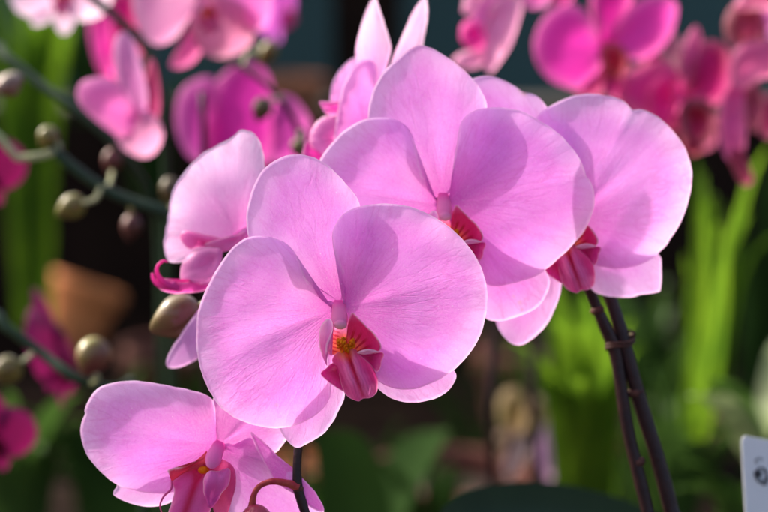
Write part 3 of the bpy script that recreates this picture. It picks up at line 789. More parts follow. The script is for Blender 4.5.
# wire tie: two coils and a twisted end
pts = []
cw = W(620, 347, ZS + 2)
for k in range(27):
    a = k / 26 * 2 * math.pi * 2.2
    pts.append(cw + RT * (0.0050 * math.cos(a) + 0.0004 * math.sin(3 * a)) + FWD * (0.0046 * math.sin(a)) + UP * (0.0026 - 0.0012 * a / 6.28 + 0.0016 * math.cos(a) + 0.0006 * math.sin(2 * a)))
pts += [cw + RT * 0.0052 + UP * 0.0045, cw + RT * 0.0030 + UP * 0.0058, cw + RT * 0.0010 + UP * 0.0050]
tie = tube('plant_tie', pts, [0.00055] * len(pts), WIREM, None, n=8, seg=3)
tag(tie, 'brown wire tie coiled round the two dark stems', 'plant tie')
NODEM = simple_material('stem_node_scale', (0.05, 0.018, 0.018), rough=0.6, spec=0.15, noise=0.7, nscale=300, col2=(0.14, 0.06, 0.04), bump=0.6)
for (par, x, y, zz, rr_) in ((sta, 597.5, 310, ZS - 6, 0.0026), (sta, 638.0, 462, ZS, 0.0027), (stb, 636, 392, ZS + 5, 0.0030), (st1, 298.5, 489, 32, 0.0019)):
    def nf(v, th, ph):
        k = 1 + 0.25 * max(0, math.cos(ph - 2.0)) * max(0, -v.z + 0.3) + 0.04 * math.sin(7 * ph)
        return Vector((v.x * k, v.y * k, v.z))
    blob('stem_node', NODEM, par, Matrix.Translation(W(x, y, zz)) @ Matrix.Rotation(R(-14), 4, 'Y') @ Matrix.Diagonal((rr_, rr_, rr_ * 0.75, 1)), nf, nu=24, nv=12)

# ------------------------------------------------------------------ flowers out of focus behind
def norm_pts(pts):
    return [((x - 339) / 145.0, (y - 313) / 145.0) for x, y in pts]

UNIT = 145.0


def local_map(x, y, off):
    # flower frame: x right, z up, y away
    return Vector(((x - 339) / UNIT, off / UNIT, -(y - 313) / UNIT))


def pig_plain(x, y, t, e, rr, s, **k):
    return petal_pig(x, y, t, e, rr, s, mid=(0.82, 0.36, 0.70), er=40)


def proto(lip=True):
    e = empty('orchid_flower', (0, 0, 0))
    kw = dict(N=56, M=16, mapf=local_map, thick=0.0)
    sheet('sepal', (340, 302), F1_DORSAL, PET_BG, e, z=8, dome=-5, reflex=14, crease=-3, seed=1, pig=pig_plain, **kw)
    sheet('sepal', (338, 320), F1_LSEP, PET_BG, e, z=9, dome=6, reflex=10, crease=-3, seed=2, pig=pig_plain, **kw)
    sheet('sepal', (345, 320), [(680 - x + 1, y - 4) for x, y in F1_LSEP], PET_BG, e, z=9, dome=6, reflex=10, crease=-3, seed=3, pig=pig_plain, **kw)
    sheet('petal', (334, 310), F1_LEFT, PET_BG, e, z=0, dome=-14, reflex=30, wave=5, crease=3, seed=4, pig=pig_plain, **kw)
    sheet('petal', (344, 308), F1_RIGHT, PET_BG, e, z=0, dome=-14, reflex=30, wave=5, crease=3, seed=5, pig=pig_plain, **kw)
    make_lip(e, lambda x, y, o: local_map(x, y, o * 1.5 - 3), hi=False)
    make_column(e, lambda x, y, o: local_map(x, y, o * 1.3 - 2), cap=False)
    return e


PR = proto()


def variant(name, tint, trans=0.5):
    return petal_material(name, net=False, trans=trans, vein=0.1, tint=tint, bump=0.3)

V_PALE = variant('petal_pale', (1.0, 1.35, 1.0))
V_PINK = variant('petal_rose', (0.95, 0.75, 0.9), 0.45)
V_PURP = variant('petal_purple', (0.62, 0.26, 0.66), 0.45)
V_MAG = variant('petal_magenta', (0.80, 0.14, 0.52), 0.45)
V_DARK = variant('petal_wine', (0.26, 0.02, 0.11), 0.3)


def copy_tree(o, parent=None):
    c = o.copy(); COL.objects.link(c)
    if parent is not None: c.parent = parent
    for ch in list(o.children):
        copy_tree(ch, c)
    return c


def set_mat(o, mat, lipmat=None):
    for ch in o.children:
        base = ch.name.split('.')[0]
        if base in ('petal', 'sepal'):
            ch.material_slots[0].link = 'OBJECT'
            ch.material_slots[0].material = mat
        elif lipmat is not None:
            ch.material_slots[0].link = 'OBJECT'
            ch.material_slots[0].material = lipmat
            for c2 in ch.children:
                c2.material_slots[0].link = 'OBJECT'
                c2.material_slots[0].material = lipmat


GB = 'blurred orchid flowers further back'
BGF = [
    # px, py, depth, radius m, yaw, pitch, roll, material, label
    (62, -14, 1.02, 0.024, 10, -20, 20, V_PALE, 'blurred pale bloom with a cream lip at the top left corner'),
    (282, 2, 1.16, 0.024, 70, 0, 10, V_PURP, 'blurred dark purple bloom beside the teal wall panel at the top'),
    (-14, 170, 1.02, 0.020, 20, 0, 0, V_DARK, 'blurred wine red bloom cut by the left edge, beside the pale bent twig'),
    (58, 350, 1.06, 0.030, 68, -25, 42, V_DARK, 'blurred wine coloured bloom edge on, under the terracotta pot'),
    (-4, 436, 1.00, 0.019, 15, 0, 10, V_DARK, 'blurred dark magenta bloom low at the left edge'),
    (780, 0, 1.00, 0.020, 20, -20, 0, V_PINK, 'blurred pink bloom cut by the top right corner'),
]
first = True
for (px, py, d, r, yaw, pit, rol, mt, lab) in BGF:
    o = PR if first else copy_tree(PR)
    first = False
    o.location = P(px, py, d)
    o.rotation_euler = Euler((R(pit) - PITCH * 0, R(rol), R(yaw)), 'XYZ')
    o.scale = (r, r, r)
    tag(o, lab, 'flower', GB)
    set_mat(o, mt, V_DARK if mt in (V_DARK,) else None)

# blurred blooms of their own shape
PK, PA, LV, MG, MD, WN, PU, GY, RS = ((0.90, 0.38, 0.72), (0.92, 0.56, 0.74), (0.74, 0.44, 0.70), (0.80, 0.10, 0.48), (0.60, 0.04, 0.26), (0.34, 0.02, 0.13),
                                     (0.72, 0.20, 0.58), (0.42, 0.28, 0.30), (0.85, 0.28, 0.52))


def far_flower(label, cx, cy, d, lobes, lip=None, tx=0.0):
    o = empty('orchid_flower', P(cx, cy, d), label, 'flower', GB)
    def mf(x, y, off):
        return P(x, y, d + off * K * d)
    for i, (nm, pts, col, z, base) in enumerate(lobes):
        col = (col[0] ** 1.1 * 0.95, col[1] ** 1.6 * 0.9, col[2] ** 1.35 * 0.9)
        c2 = tuple(v * 0.8 + 0.12 for v in col)
        sheet(nm, base, pts, PET_BG, o, z=z, gx=tx, dome=-9, reflex=10, wave=3, crease=2, seed=60 + i + int(cx), N=60, M=16, mapf=mf,
              pig=lambda x, y, t, e, rr, s, col=col, c2=c2, **k: mix(col, c2, (1 - sm(0, 14, e)) * 0.8))
    if lip:
        lx, ly, sc_, a_ = lip
        ca, sa = math.cos(a_), math.sin(a_)
        def lm(x, y, off):
            u, v = (x - 340) * sc_, (y - 318) * sc_
            return mf(lx + u * ca - v * sa, ly + u * sa + v * ca, off * sc_ * 1.3 - 6)
        make_lip(o, lm, hi=False)
        make_column(o, lm, cap=False)
    return o


far_flower('blurred two-lobed pale pink bloom seen from the side, upper left of the photo', 128, 100, 0.94, [
    ('sepal', [(130, 110), (120, 92), (114, 68), (113, 46), (118, 34), (127, 33), (136, 46), (142, 68), (147, 92), (146, 112), (138, 118)], LV, 3, (134, 112)),
    ('sepal', [(140, 108), (146, 70), (152, 58), (158, 78), (160, 104), (156, 122), (146, 120)], MD, 12, (146, 112)),
    ('petal', [(134, 132), (122, 138), (108, 130), (94, 119), (81, 106), (77, 93), (82, 82), (97, 77), (112, 79), (124, 90), (134, 108)], PK, -4, (132, 118)),
    ('petal', [(126, 100), (140, 108), (155, 116), (163, 130), (160, 146), (149, 157), (135, 156), (121, 147), (115, 132), (118, 114)], PA, 2, (130, 112)),
])
far_flower('blurred purple bloom behind the thin dark stake, upper left of the middle bloom', 240, 112, 1.05, [
    ('petal', [(212, 165), (190, 158), (178, 138), (175, 112), (181, 90), (196, 79), (212, 77), (222, 95), (226, 130), (222, 155)], PU, 4, (222, 140)),
    ('sepal', [(206, 168), (206, 120), (214, 86), (230, 68), (250, 61), (267, 71), (275, 95), (277, 125), (270, 155), (255, 172), (230, 178)], (0.74, 0.12, 0.54), 0, (240, 150)),
    ('petal', [(264, 128), (276, 98), (290, 95), (302, 106), (311, 124), (309, 146), (296, 164), (274, 164), (262, 148)], PU, 8, (266, 140)),
])
far_flower('blurred pale pink bloom cut off by the top edge, left of the teal wall panel', 203, 4, 0.98, [
    ('petal', [(200, 0), (188, 20), (175, 38), (160, 45), (146, 40), (136, 22), (132, 0), (136, -25), (160, -45), (190, -30)], PA, 2, (200, -4)),
    ('sepal', [(195, 5), (200, -5), (225, -5), (248, 5), (256, 22), (252, 42), (238, 54), (218, 58), (202, 52), (192, 36), (190, 18)], (0.70, 0.42, 0.52), 0, (204, 4)),
    ('petal', [(205, 0), (222, 14), (245, 29), (261, 30), (270, 20), (272, 0), (268, -30), (235, -45), (210, -25)], PK, 5, (208, -2)),
    ('sepal', [(196, 6), (190, 30), (176, 52), (170, 66), (182, 68), (196, 60), (206, 40), (206, 14)], RS, 8, (200, 10)),
], lip=(204, 4, 0.35, 0))
far_flower('blurred vivid magenta bloom turned sideways under the green arching stem', 110, 30, 1.10, [
    ('petal', [(104, 78), (96, 64), (90, 40), (89, 14), (95, -6), (106, -8), (112, 16), (114, 48), (116, 76)], (0.88, 0.12, 0.56), 0, (106, 50)),
    ('petal', [(112, 80), (106, 50), (106, 10), (116, -14), (134, -8), (140, 14), (134, 40), (126, 62), (122, 80)], (0.66, 0.02, 0.30), 6, (114, 50)),
    ('sepal', [(124, 40), (130, 10), (142, -16), (166, -20), (160, 10), (150, 34), (138, 60), (128, 60)], MD, 12, (134, 30)),
])
far_flower('blurred rose pink bloom at the top between the ears and the magenta cluster', 492, 26, 0.96, [
    ('petal', [(484, 66), (490, 73), (500, 62), (511, 44), (518, 24), (522, 4), (510, -10), (494, 0), (484, 20), (480, 44)], PA, 0, (492, 20)),
    ('petal', [(470, 20), (478, 6), (492, -8), (506, -14), (500, 8), (490, 26), (480, 34)], PK, 4, (490, 8)),
    ('sepal', [(452, 62), (458, 54), (470, 50), (482, 46), (486, 56), (480, 66), (468, 69), (458, 68)], PA, 6, (482, 56)),
    ('lip', [(461, 26), (468, 20), (480, 22), (487, 32), (486, 44), (477, 51), (466, 47), (460, 38)], (0.86, 0.08, 0.52), -6, (474, 36)),
    ('sepal', [(462, 12), (468, -8), (482, -14), (484, 0), (474, 12)], PA, 9, (476, 0)),
])
far_flower('blurred large magenta bloom at the top above the rightmost pink bloom', 606, 44, 1.0, [
    ('petal', [(602, 54), (594, 24), (578, 6), (556, 7), (541, 21), (533, 42), (536, 62), (547, 78), (562, 86), (580, 89), (597, 76)], (0.80, 0.13, 0.56), 0, (600, 48)),
    ('petal', [(612, 48), (618, 22), (638, 0), (664, -6), (677, 5), (673, 30), (657, 52), (634, 60)], (0.86, 0.17, 0.60), 0, (610, 44)),
    ('sepal', [(602, 44), (590, 10), (594, -20), (614, -34), (634, -18), (628, 14), (614, 42)], (0.74, 0.08, 0.46), 8, (606, 40)),
    ('sepal', [(600, 52), (586, 66), (574, 84), (578, 96), (594, 98), (606, 84), (610, 60)], MD, 9, (604, 54)),
    ('sepal', [(608, 54), (620, 70), (628, 88), (622, 98), (606, 98), (600, 80)], (0.60, 0.04, 0.30), 9, (608, 56)),
    ('lip', [(600, 48), (612, 42), (624, 48), (628, 62), (622, 76), (610, 80), (602, 68)], (0.50, 0.01, 0.06), -8, (612, 54)),
])
far_flower('blurred small pale pink bloom at the very top, left of the magenta cluster', 534, -6, 1.04, [
    ('petal', [(522, -4), (526, -20), (542, -26), (552, -10), (546, 4), (534, 8), (526, 6)], PK, 0, (536, -10)),
    ('petal', [(550, -10), (562, -22), (574, -14), (570, 2), (556, 4)], MG, 4, (556, -6)),
])
far_flower('blurred wine magenta bloom above the bright strap leaves at the right', 690, 90, 1.0, [
    ('petal', [(684, 106), (672, 116), (656, 122), (640, 116), (624, 104), (616, 92), (622, 78), (636, 68), (654, 62), (672, 64), (682, 80)], (0.76, 0.12, 0.38), 0, (682, 92)),
    ('petal', [(646, 112), (644, 92), (654, 76), (668, 68), (676, 76), (678, 100), (672, 122), (660, 138), (650, 130)], (0.84, 0.10, 0.44), -6, (670, 100)),
    ('petal', [(690, 96), (688, 70), (696, 48), (712, 40), (727, 48), (732, 70), (728, 94), (712, 106)], (0.55, 0.05, 0.24), 2, (694, 92)),
    ('sepal', [(684, 84), (680, 58), (688, 34), (697, 26), (702, 44), (702, 70), (696, 88)], (0.68, 0.18, 0.40), 4, (690, 84)),
    ('sepal', [(668, 66), (654, 48), (652, 30), (662, 25), (676, 32), (684, 50), (684, 70)], GY, 10, (680, 74)),
    ('lip', [(680, 104), (694, 98), (712, 104), (717, 124), (706, 144), (690, 146), (680, 130)], (0.26, 0.01, 0.05), -8, (694, 112)),
    ('sepal', [(688, 132), (700, 138), (702, 150), (694, 156), (684, 152), (682, 140)], (0.50, 0.02, 0.12), -2, (692, 138)),
])
far_flower('blurred dark wine bloom filling the gap between the magenta and the rose blooms', 650, 120, 1.08, [
    ('petal', [(650, 110), (630, 118), (616, 100), (622, 76), (644, 66), (660, 84)], MD, 0, (648, 100)),
    ('petal', [(654, 112), (664, 90), (690, 84), (706, 104), (700, 130), (676, 134)], (0.5, 0.03, 0.16), 0, (660, 108)),
    ('sepal', [(650, 100), (640, 70), (652, 40), (674, 44), (676, 74), (662, 100)], (0.66, 0.05, 0.30), 6, (656, 92)),
    ('sepal', [(654, 116), (668, 130), (690, 150), (712, 148), (716, 130), (692, 116)], WN, 6, (662, 116)),
])
far_flower('blurred dark wine bloom at the right edge behind the rose blooms', 752, 110, 1.08, [
    ('petal', [(748, 110), (732, 104), (722, 84), (728, 62), (746, 58), (756, 80)], MD, 0, (748, 100)),
    ('petal', [(752, 112), (766, 96), (786, 92), (792, 116), (780, 138), (760, 134)], WN, 0, (756, 110)),
    ('sepal', [(748, 116), (736, 134), (724, 140), (716, 120), (728, 104)], (0.5, 0.03, 0.16), 6, (746, 112)),
])
far_flower('small blurred white and lilac bloom low in the gap right of the two thin stakes', 552, 440, 1.32, [
    ('petal', [(548, 420), (540, 440), (540, 464), (548, 480), (560, 474), (564, 450), (560, 426)], (0.50, 0.46, 0.58), 0, (553, 430)),
    ('petal', [(552, 428), (560, 404), (576, 384), (592, 384), (592, 402), (578, 422), (562, 432)], (0.30, 0.42, 0.14), -2, (558, 424)),
    ('sepal', [(546, 426), (532, 420), (528, 402), (540, 396), (552, 410)], (0.30, 0.42, 0.12), 4, (548, 420)),
])
far_flower('small blurred yellow green bloom low in the gap between the two thin stakes', 514, 424, 1.32, [
    ('petal', [(512, 438), (500, 424), (498, 402), (508, 388), (522, 392), (528, 410), (524, 430)], (0.34, 0.42, 0.08), 0, (513, 425)),
    ('petal', [(516, 432), (528, 440), (526, 456), (516, 472), (508, 478), (504, 466), (510, 448)], (0.40, 0.48, 0.40), -2, (516, 442)),
    ('sepal', [(508, 430), (494, 436), (488, 450), (496, 458), (508, 448)], (0.25, 0.36, 0.08), 4, (508, 438)),
])
far_flower('blurred narrow rose bloom with a dark tip hanging beside the bright leaves', 732, 120, 0.99, [
    ('petal', [(730, 86), (738, 84), (744, 100), (746, 122), (745, 146), (740, 160), (730, 162), (722, 150), (719, 128), (720, 104)], (0.86, 0.26, 0.50), 0, (733, 96)),
    ('sepal', [(728, 150), (740, 146), (748, 162), (753, 180), (744, 186), (734, 172)], (0.42, 0.02, 0.12), 4, (738, 154)),
    ('sepal', [(744, 90), (756, 84), (764, 100), (762, 122), (752, 132), (746, 118)], (0.36, 0.05, 0.12), 8, (750, 100)),
])
far_flower('blurred rose bloom with a brownish petal near the top right corner', 750, 50, 0.99, [
    ('petal', [(738, 50), (726, 40), (724, 20), (734, 4), (752, 2), (765, 14), (767, 34), (758, 46)], (0.34, 0.13, 0.13), 8, (748, 40)),
    ('petal', [(732, 86), (730, 64), (738, 46), (756, 39), (778, 42), (786, 60), (776, 76), (758, 80), (744, 90)], (0.86, 0.34, 0.52), 0, (744, 74)),
    ('sepal', [(734, 8), (744, -8), (762, -14), (784, -8), (780, 8), (760, 10)], (0.88, 0.45, 0.56), -3, (756, 0)),
])

# ------------------------------------------------------------------ stems, stalks and buds further back
def bg_stem(label, pts, r, mat=GSTEM, cat='orchid stem', group='blurred stems behind'):
    if cat == 'orchid stem':
        t = empty('orchid_plant', P(*pts[0]), label, cat, group)
        tube('flower_stem', [P(*p) for p in pts], [r] * len(pts), mat, t, n=12, wob=0.05)
        return t
    t = tube('plant_stake' if cat == 'stake' else 'bent_twig', [P(*p) for p in pts], [r] * len(pts), mat, None, n=12, wob=0.05)
    tag(t, label, cat, group if cat != 'twig' else None)
    return t

bg_stem('green arching stem crossing the top left between the blurred blooms', [(60, -60, 0.98), (88, -8, 0.98), (112, 14, 0.98), (138, 38, 0.98), (152, 58, 0.98), (160, 90, 0.98), (164, 130, 0.98), (166, 180, 0.99), (168, 260, 1.0), (172, 420, 1.02), (175, 900, 1.05)], 0.0022)
bg_stem('dark green stem slanting from the left edge under the two-lobed bloom', [(-420, -120, 1.05), (-40, 30, 1.0), (0, 52, 0.99), (40, 84, 0.98), (80, 112, 0.97), (120, 150, 0.97), (150, 200, 0.99), (160, 300, 1.02), (162, 900, 1.1)], 0.0021)
bg_stem('green stem bearing buds that slants down to the left profile bloom', [(50, 148, 0.93), (80, 172, 0.93), (110, 192, 0.93), (140, 204, 0.93), (170, 214, 0.93), (210, 240, 0.94), (240, 320, 0.96), (250, 900, 1.0)], 0.0023)
bg_stem('green stem slanting from the left edge to the round bud above the lower left bloom', [(-420, 120, 1.0), (-40, 296, 0.93), (0, 322, 0.92), (40, 352, 0.92), (75, 378, 0.91), (110, 392, 0.92), (140, 430, 0.94), (150, 900, 1.0)], 0.0022)
bg_stem('pale bent stalk sticking out at the left edge', [(-20, 120, 0.92), (0, 138, 0.92), (14, 154, 0.92), (20, 158, 0.92), (40, 156, 0.92), (54, 152, 0.93)], 0.0017, PALE_PED, 'twig')
bg_stem('thin dark stake in front of the blurred purple bloom', [(203, 92, 0.98), (204, 150, 0.985), (206, 300, 1.0), (210, 900, 1.05)], 0.0016, STEM, 'stake')
bg_stem('drooping dark stem between the purple bloom and the top profile bloom', [(215, 55, 1.0), (245, 68, 0.99), (270, 88, 0.98), (290, 112, 0.98), (300, 140, 0.98), (304, 200, 0.99), (300, 900, 1.1)], 0.0014, STEM)
bg_stem('left thin dark blurred stake in the gap below the upper middle bloom', [(496, 250, 1.1), (494, 330, 1.1), (490, 420, 1.1), (492, 512, 1.12), (494, 900, 1.15)], 0.0026, STEM, 'stake')
bg_stem('right thin dark blurred stake in the gap below the upper middle bloom', [(534, 250, 1.18), (534, 340, 1.18), (532, 420, 1.18), (534, 512, 1.2), (536, 900, 1.22)], 0.0026, STEM, 'stake')

PALE = (0.26, 0.26, 0.045); OLIVE = (0.08, 0.075, 0.015); ROSY = (0.20, 0.045, 0.05); BRN = (0.06, 0.014, 0.018)


def bud(px, py, d, rx, rz, tilt, c1, c2, label, stalk):
    o = empty('flower_bud', P(px, py, d), label, 'flower bud', 'closed buds on the blurred stems')
    k = K * d * (0.9 if d > 0.8 else 1)
    Mx = Matrix.Translation(P(px, py, d)) @ Matrix.Rotation(R(tilt), 4, 'Y') @ Matrix.Diagonal((rx * k, rx * k, rz * k, 1))
    def fn(v, th, ph):
        kk = 1 + 0.06 * math.cos(3 * ph) * math.sin(th) - 0.10 * math.exp(-((ph % 2.094 - 1.047) / 0.13) ** 2) * math.sin(th)
        kk *= (1 - 0.30 * max(0, -v.z) ** 2) * 0.94
        z = v.z * (0.98 if v.z > 0 else 1 + 0.28 * v.z * v.z)
        return Vector((v.x * kk, v.y * kk, z))
    blob('bud', BUDM, o, Mx, fn, nu=36, nv=20, pigf=lambda v, th, ph: tuple((lambda q: np.array(c1) * q + np.array(c2) * (1 - q))(min(1, max(0, 0.5 + 0.4 * v.z + 0.45 * math.sin(ph * 1.0 + px) + 0.15 * math.sin(5 * ph + 3 * th))))))
    tube('bud_stalk', [P(*q) for q in stalk], [0.0010] * len(stalk), PALE_PED, o, n=10)

bud(72, 206, 0.93, 15, 16, 60, PALE, OLIVE, 'round pale bud hanging under the bud-bearing green stem at the left', [(83, 203, 0.925), (94, 200, 0.925), (99, 193, 0.925), (100, 186, 0.93)])
bud(93, 355, 0.90, 21, 21, 20, PALE, ROSY, 'round pale bud with bright glints above the lower left bloom', [(93, 372, 0.9), (98, 378, 0.9), (92, 384, 0.91)])
bud(8, 369, 0.92, 17, 16, 40, PALE, OLIVE, 'pale bud at the left edge beside the slanting green stem', [(22, 362, 0.92), (30, 356, 0.92), (36, 350, 0.92)])
bud(48, 136, 0.93, 13, 12, 30, PALE, OLIVE, 'small pale bud above the pale bent stalk at the left', [(54, 140, 0.93), (60, 146, 0.93), (56, 152, 0.93)])
bud(112, 160, 0.97, 12, 14, 10, ROSY, BRN, 'small rosy dark bud under the two-lobed blurred bloom', [(112, 172, 0.96), (110, 182, 0.95), (106, 190, 0.94)])
bud(131, 226, 0.96, 12, 14, 10, ROSY, BRN, 'small brownish bud below the bud-bearing green stem', [(131, 214, 0.955), (131, 208, 0.945), (130, 202, 0.94)])
bud(8, 84, 0.93, 18, 12, -30, (0.42, 0.34, 0.26), ROSY, 'elongated cream and rosy bud touching the left edge near the top', [(-6, 90, 0.93), (-14, 92, 0.93), (-24, 90, 0.93)])
bud(178, 316, 0.765, 24, 25, 62, (0.22, 0.12, 0.06), (0.09, 0.08, 0.015), 'large olive bud flushed pink behind the left edge of the middle bloom', [(196, 308, 0.765), (208, 300, 0.765), (220, 290, 0.765)])
bud(170, 190, 0.95, 13, 15, 0, OLIVE, OLIVE, 'olive bud half hidden behind the left profile bloom', [(172, 203, 0.95), (172, 208, 0.945), (172, 213, 0.935)])
bud(262, 108, 0.96, 12, 13, 20, OLIVE, OLIVE, 'small greyish olive bud in front of the blurred purple bloom', [(270, 100, 0.965), (278, 98, 0.97), (284, 100, 0.98)])
bud(297, 147, 0.93, 8, 9, 0, PALE, OLIVE, 'small pale green bud just left of the top profile bloom', [(299, 140, 0.94), (300, 134, 0.96), (300, 132, 0.975)])
bud(268, 52, 1.02, 11, 14, 30, PALE, OLIVE, 'pale green bud below the pale bloom at the top', [(258, 50, 1.01), (248, 54, 1.0), (243, 66, 0.99)])

# ------------------------------------------------------------------ pots, leaves, tag
def lathe(name, prof, mat, parent, c, n=40, wob=0.0):
    v, f = [], []
    for r, z in prof:
        for k in range(n):
            a = 2 * math.pi * k / n
            v.append((c[0] + r * math.cos(a), c[1] + r * math.sin(a), c[2] + z))
    for i in range(len(prof) - 1):
        for k in range(n):
            k2 = (k + 1) % n
            f.append((i * n + k, i * n + k2, (i + 1) * n + k2, (i + 1) * n + k))
    return mesh_obj(name, v, f, mat, parent, smooth=True)


def pot(px, py, d, r, label, mat=TERRA, zb=None, tilt=None):
    """px, py: centre of the pot's rim"""
    c = P(px, py, d)
    o = empty('flower_pot', c, label, 'flower pot', 'clay pots on the bench')
    h = r * 1.9
    prof = [(0.0, -h), (r * 0.70, -h), (r * 0.74, -h * 0.97), (r * 0.90, -h * 0.28), (r * 0.91, -h * 0.26), (r * 1.02, -h * 0.25), (r * 1.05, -h * 0.02), (r * 1.03, 0), (r * 0.94, 0), (r * 0.92, -0.01), (r * 0.86, -h * 0.25)]
    lathe('pot_body', prof, mat, o, c)
    pts = []
    lathe('potting_bark', [(0.0, -h * 0.14), (r * 0.45, -h * 0.13), (r * 0.915, -h * 0.16)], SOIL, o, c)
    if tilt:
        o.rotation_euler = (R(tilt[0]), R(tilt[1]), 0)
    return o, c, h


def leaf(name, parent, a, ctrl, b, width, mat, fold=0.25, n=18, m=6, tip=1.0, round_=0.5, side=None):
    """a strap or paddle leaf along a quadratic curve"""
    a, ctrl, b = Vector(a), Vector(ctrl), Vector(b)
    v, f = [], []
    for i in range(n + 1):
        s = i / n
        p = a * (1 - s) ** 2 + ctrl * 2 * s * (1 - s) + b * s * s
        tg = ((ctrl - a) * 2 * (1 - s) + (b - ctrl) * 2 * s).normalized()
        sd = side.copy() if side else tg.cross(Vector((0, 0.35, 1))).normalized()
        sd = (sd - tg * sd.dot(tg)).normalized()
        nr = sd.cross(tg)
        wd = width * (min(1, (s * 4 + 0.35)) ** 0.7) * (max(0, 1 - s ** (3.0 * round_ + 1.5)) ** (0.6)) 
        for j in range(m + 1):
            q = (j / m - 0.5) * 2
            v.append(p + sd * (q * wd) + nr * (abs(q) ** 1.3 * wd * fold))
    for i in range(n):
        for j in range(m):
            k = i * (m + 1) + j
            f.append((k, k + 1, k + m + 2, k + m + 1))
    return mesh_obj(name, v, f, mat, parent, thick=0.0)


def strap_plant(px, py, d, n, hgt, spread, wid, mat, label, seed, lean=0.0):
    rs = random.Random(seed)
    c = P(px, py, d)
    o = empty('strap_leaf_plant', c, label, 'plant', 'green leafy plants on the bench')
    for i in range(n):
        a = rs.uniform(0, 6.28)
        bend = rs.uniform(0.5, 1.0) ** 0.5
        u = Vector((math.cos(a), math.sin(a) * 0.7, 0))
        q = rs.uniform(0.3, 1) * spread
        h = hgt * rs.uniform(0.7, 1.05)
        st = c + u * 0.012
        leaf('leaf', o, st, c + u * q * 0.25 + Vector((lean * 0.3, 0, h * 0.75)), c + u * q * (2.2 - bend * 1.2) + Vector((lean, 0, h * bend * rs.uniform(0.8, 1.02))), wid * rs.uniform(0.7, 1.15), mat, fold=0.35, n=14, m=4)
    return o


def paddle_plant(px, py, d, leaves, label, mat=LEAF_DARK):
    c = P(px, py, d)
    o = empty('orchid_leaf_rosette', c, label, 'plant', 'green leafy plants on the bench')
    for (tx, ty, td, wd, lift, mt) in leaves:
        b_ = P(tx, ty, td)
        leaf('leaf', o, c, (c + b_) / 2 + Vector((0, 0, lift)), b_, wd, mt or mat, fold=0.18, n=18, m=6, round_=1.0)
    return o


BENCH = 0.72
pot(88, 282, 2.0, 0.036, 'orange terracotta pot in sunlit colour at the left behind the strap leaves', TERRA_LIT, tilt=(-12, 20))
pot(285, 78, 2.35, 0.046, 'brown clay pot on the back shelf beside the teal wall')
pot(450, 470, 1.5, 0.062, 'large dark clay pot low in the middle under the gap', TERRA_SHADE)
pot(300, 462, 1.75, 0.030, 'pale orange pot low behind the thin dark stem', TERRA_LIT)
pot(540, 345, 2.0, 0.060, 'red clay pot in a shaded tone behind the two thin stakes', TERRA_SHADE)
pot(180, 345, 2.05, 0.055, 'dark clay pot hidden in shade behind the middle bloom', TERRA_SHADE)
pot(668, 420, 1.95, 0.055, 'dark clay pot in shade right of the two tied stems', TERRA_SHADE)

strap_plant(34, 330, 1.75, 22, 0.42, 0.07, 0.0055, LEAF_LIGHT, 'bright green strap-leaved plant standing at the left edge', 1, 0.0)
rp = strap_plant(704, 430, 1.30, 14, 0.19, 0.028, 0.0040, LEAF_LIGHT, 'bright green strap-leaved plant at the right below the magenta cluster', 2, 0.015)
for (x0, y0, xc, yc, x1, y1, dd, wd_) in ((690, 440, 716, 290, 750, 158, 1.12, 0.0038), (700, 440, 700, 300, 706, 170, 1.16, 0.0030), (704, 440, 730, 330, 726, 200, 1.18, 0.0034), (696, 440, 690, 350, 684, 250, 1.2, 0.0030)):
    leaf('leaf', rp, P(x0, y0, dd + 0.05), P(xc, yc, dd), P(x1, y1, dd + 0.02), wd_, LEAF_LIGHT, fold=0.35, n=18, m=4)
strap_plant(586, 560, 1.25, 18, 0.19, 0.05, 0.0075, LEAF_LIGHT, 'light green leafy plant behind the two tied stems', 3, 0.0)
strap_plant(640, 560, 1.5, 14, 0.16, 0.04, 0.005, LEAF_MID, 'narrow mid green leafy plant between the tied stems and the right strap leaves', 21, 0.01)
strap_plant(664, 560, 1.4, 18, 0.15, 0.08, 0.007, LEAF_MID, 'mid green leafy plant low at the right, left of the white label', 4, 0.02)
strap_plant(110, 560, 1.5, 16, 0.13, 0.09, 0.011, LEAF_DARK, 'dark green leafy plant under the lower left bloom', 5, 0.0)
strap_plant(20, 540, 1.3, 16, 0.12, 0.07, 0.008, LEAF_MID, 'mid green leafy plant in the lower left corner', 15, 0.0)
strap_plant(240, 560, 1.9, 14, 0.30, 0.12, 0.008, LEAF_DARK, 'dark green leafy plant behind the blooms at the lower middle', 6, 0.0)
strap_plant(430, 575, 1.35, 16, 0.085, 0.06, 0.0065, LEAF_DARK, 'dark green leafy plant low in the gap in front of the clay pot', 31, 0.0)
strap_plant(500, 560, 1.9, 18, 0.22, 0.12, 0.008, LEAF_DARK, 'dark green leafy plant far back under the upper middle bloom', 32, 0.0)
strap_plant(650, 470, 1.8, 18, 0.22, 0.09, 0.007, LEAF_MID, 'mid green leafy plant far back right of the two tied stems', 33, 0.0)
strap_plant(560, 470, 1.75, 16, 0.14, 0.08, 0.007, LEAF_MID, 'mid green leafy plant far back left of the two tied stems', 34, 0.0)
strap_plant(750, 560, 1.15, 14, 0.07, 0.05, 0.006, LEAF_MID, 'small mid green leafy plant behind the white label', 35, 0.0)
strap_plant(320, 570, 1.4, 14, 0.08, 0.05, 0.007, LEAF_MID, 'mid green leafy plant right of the thin dark stem at the bottom', 36, 0.0)
strap_plant(380, 560, 1.7, 14, 0.14, 0.08, 0.010, LEAF_DARK, 'dark green leafy plant under the right petal of the middle bloom', 7, 0.0)
strap_plant(762, 480, 1.6, 14, 0.30, 0.05, 0.006, LEAF_DARK, 'dark green strap-leaved plant cut by the right edge', 8, 0.0)
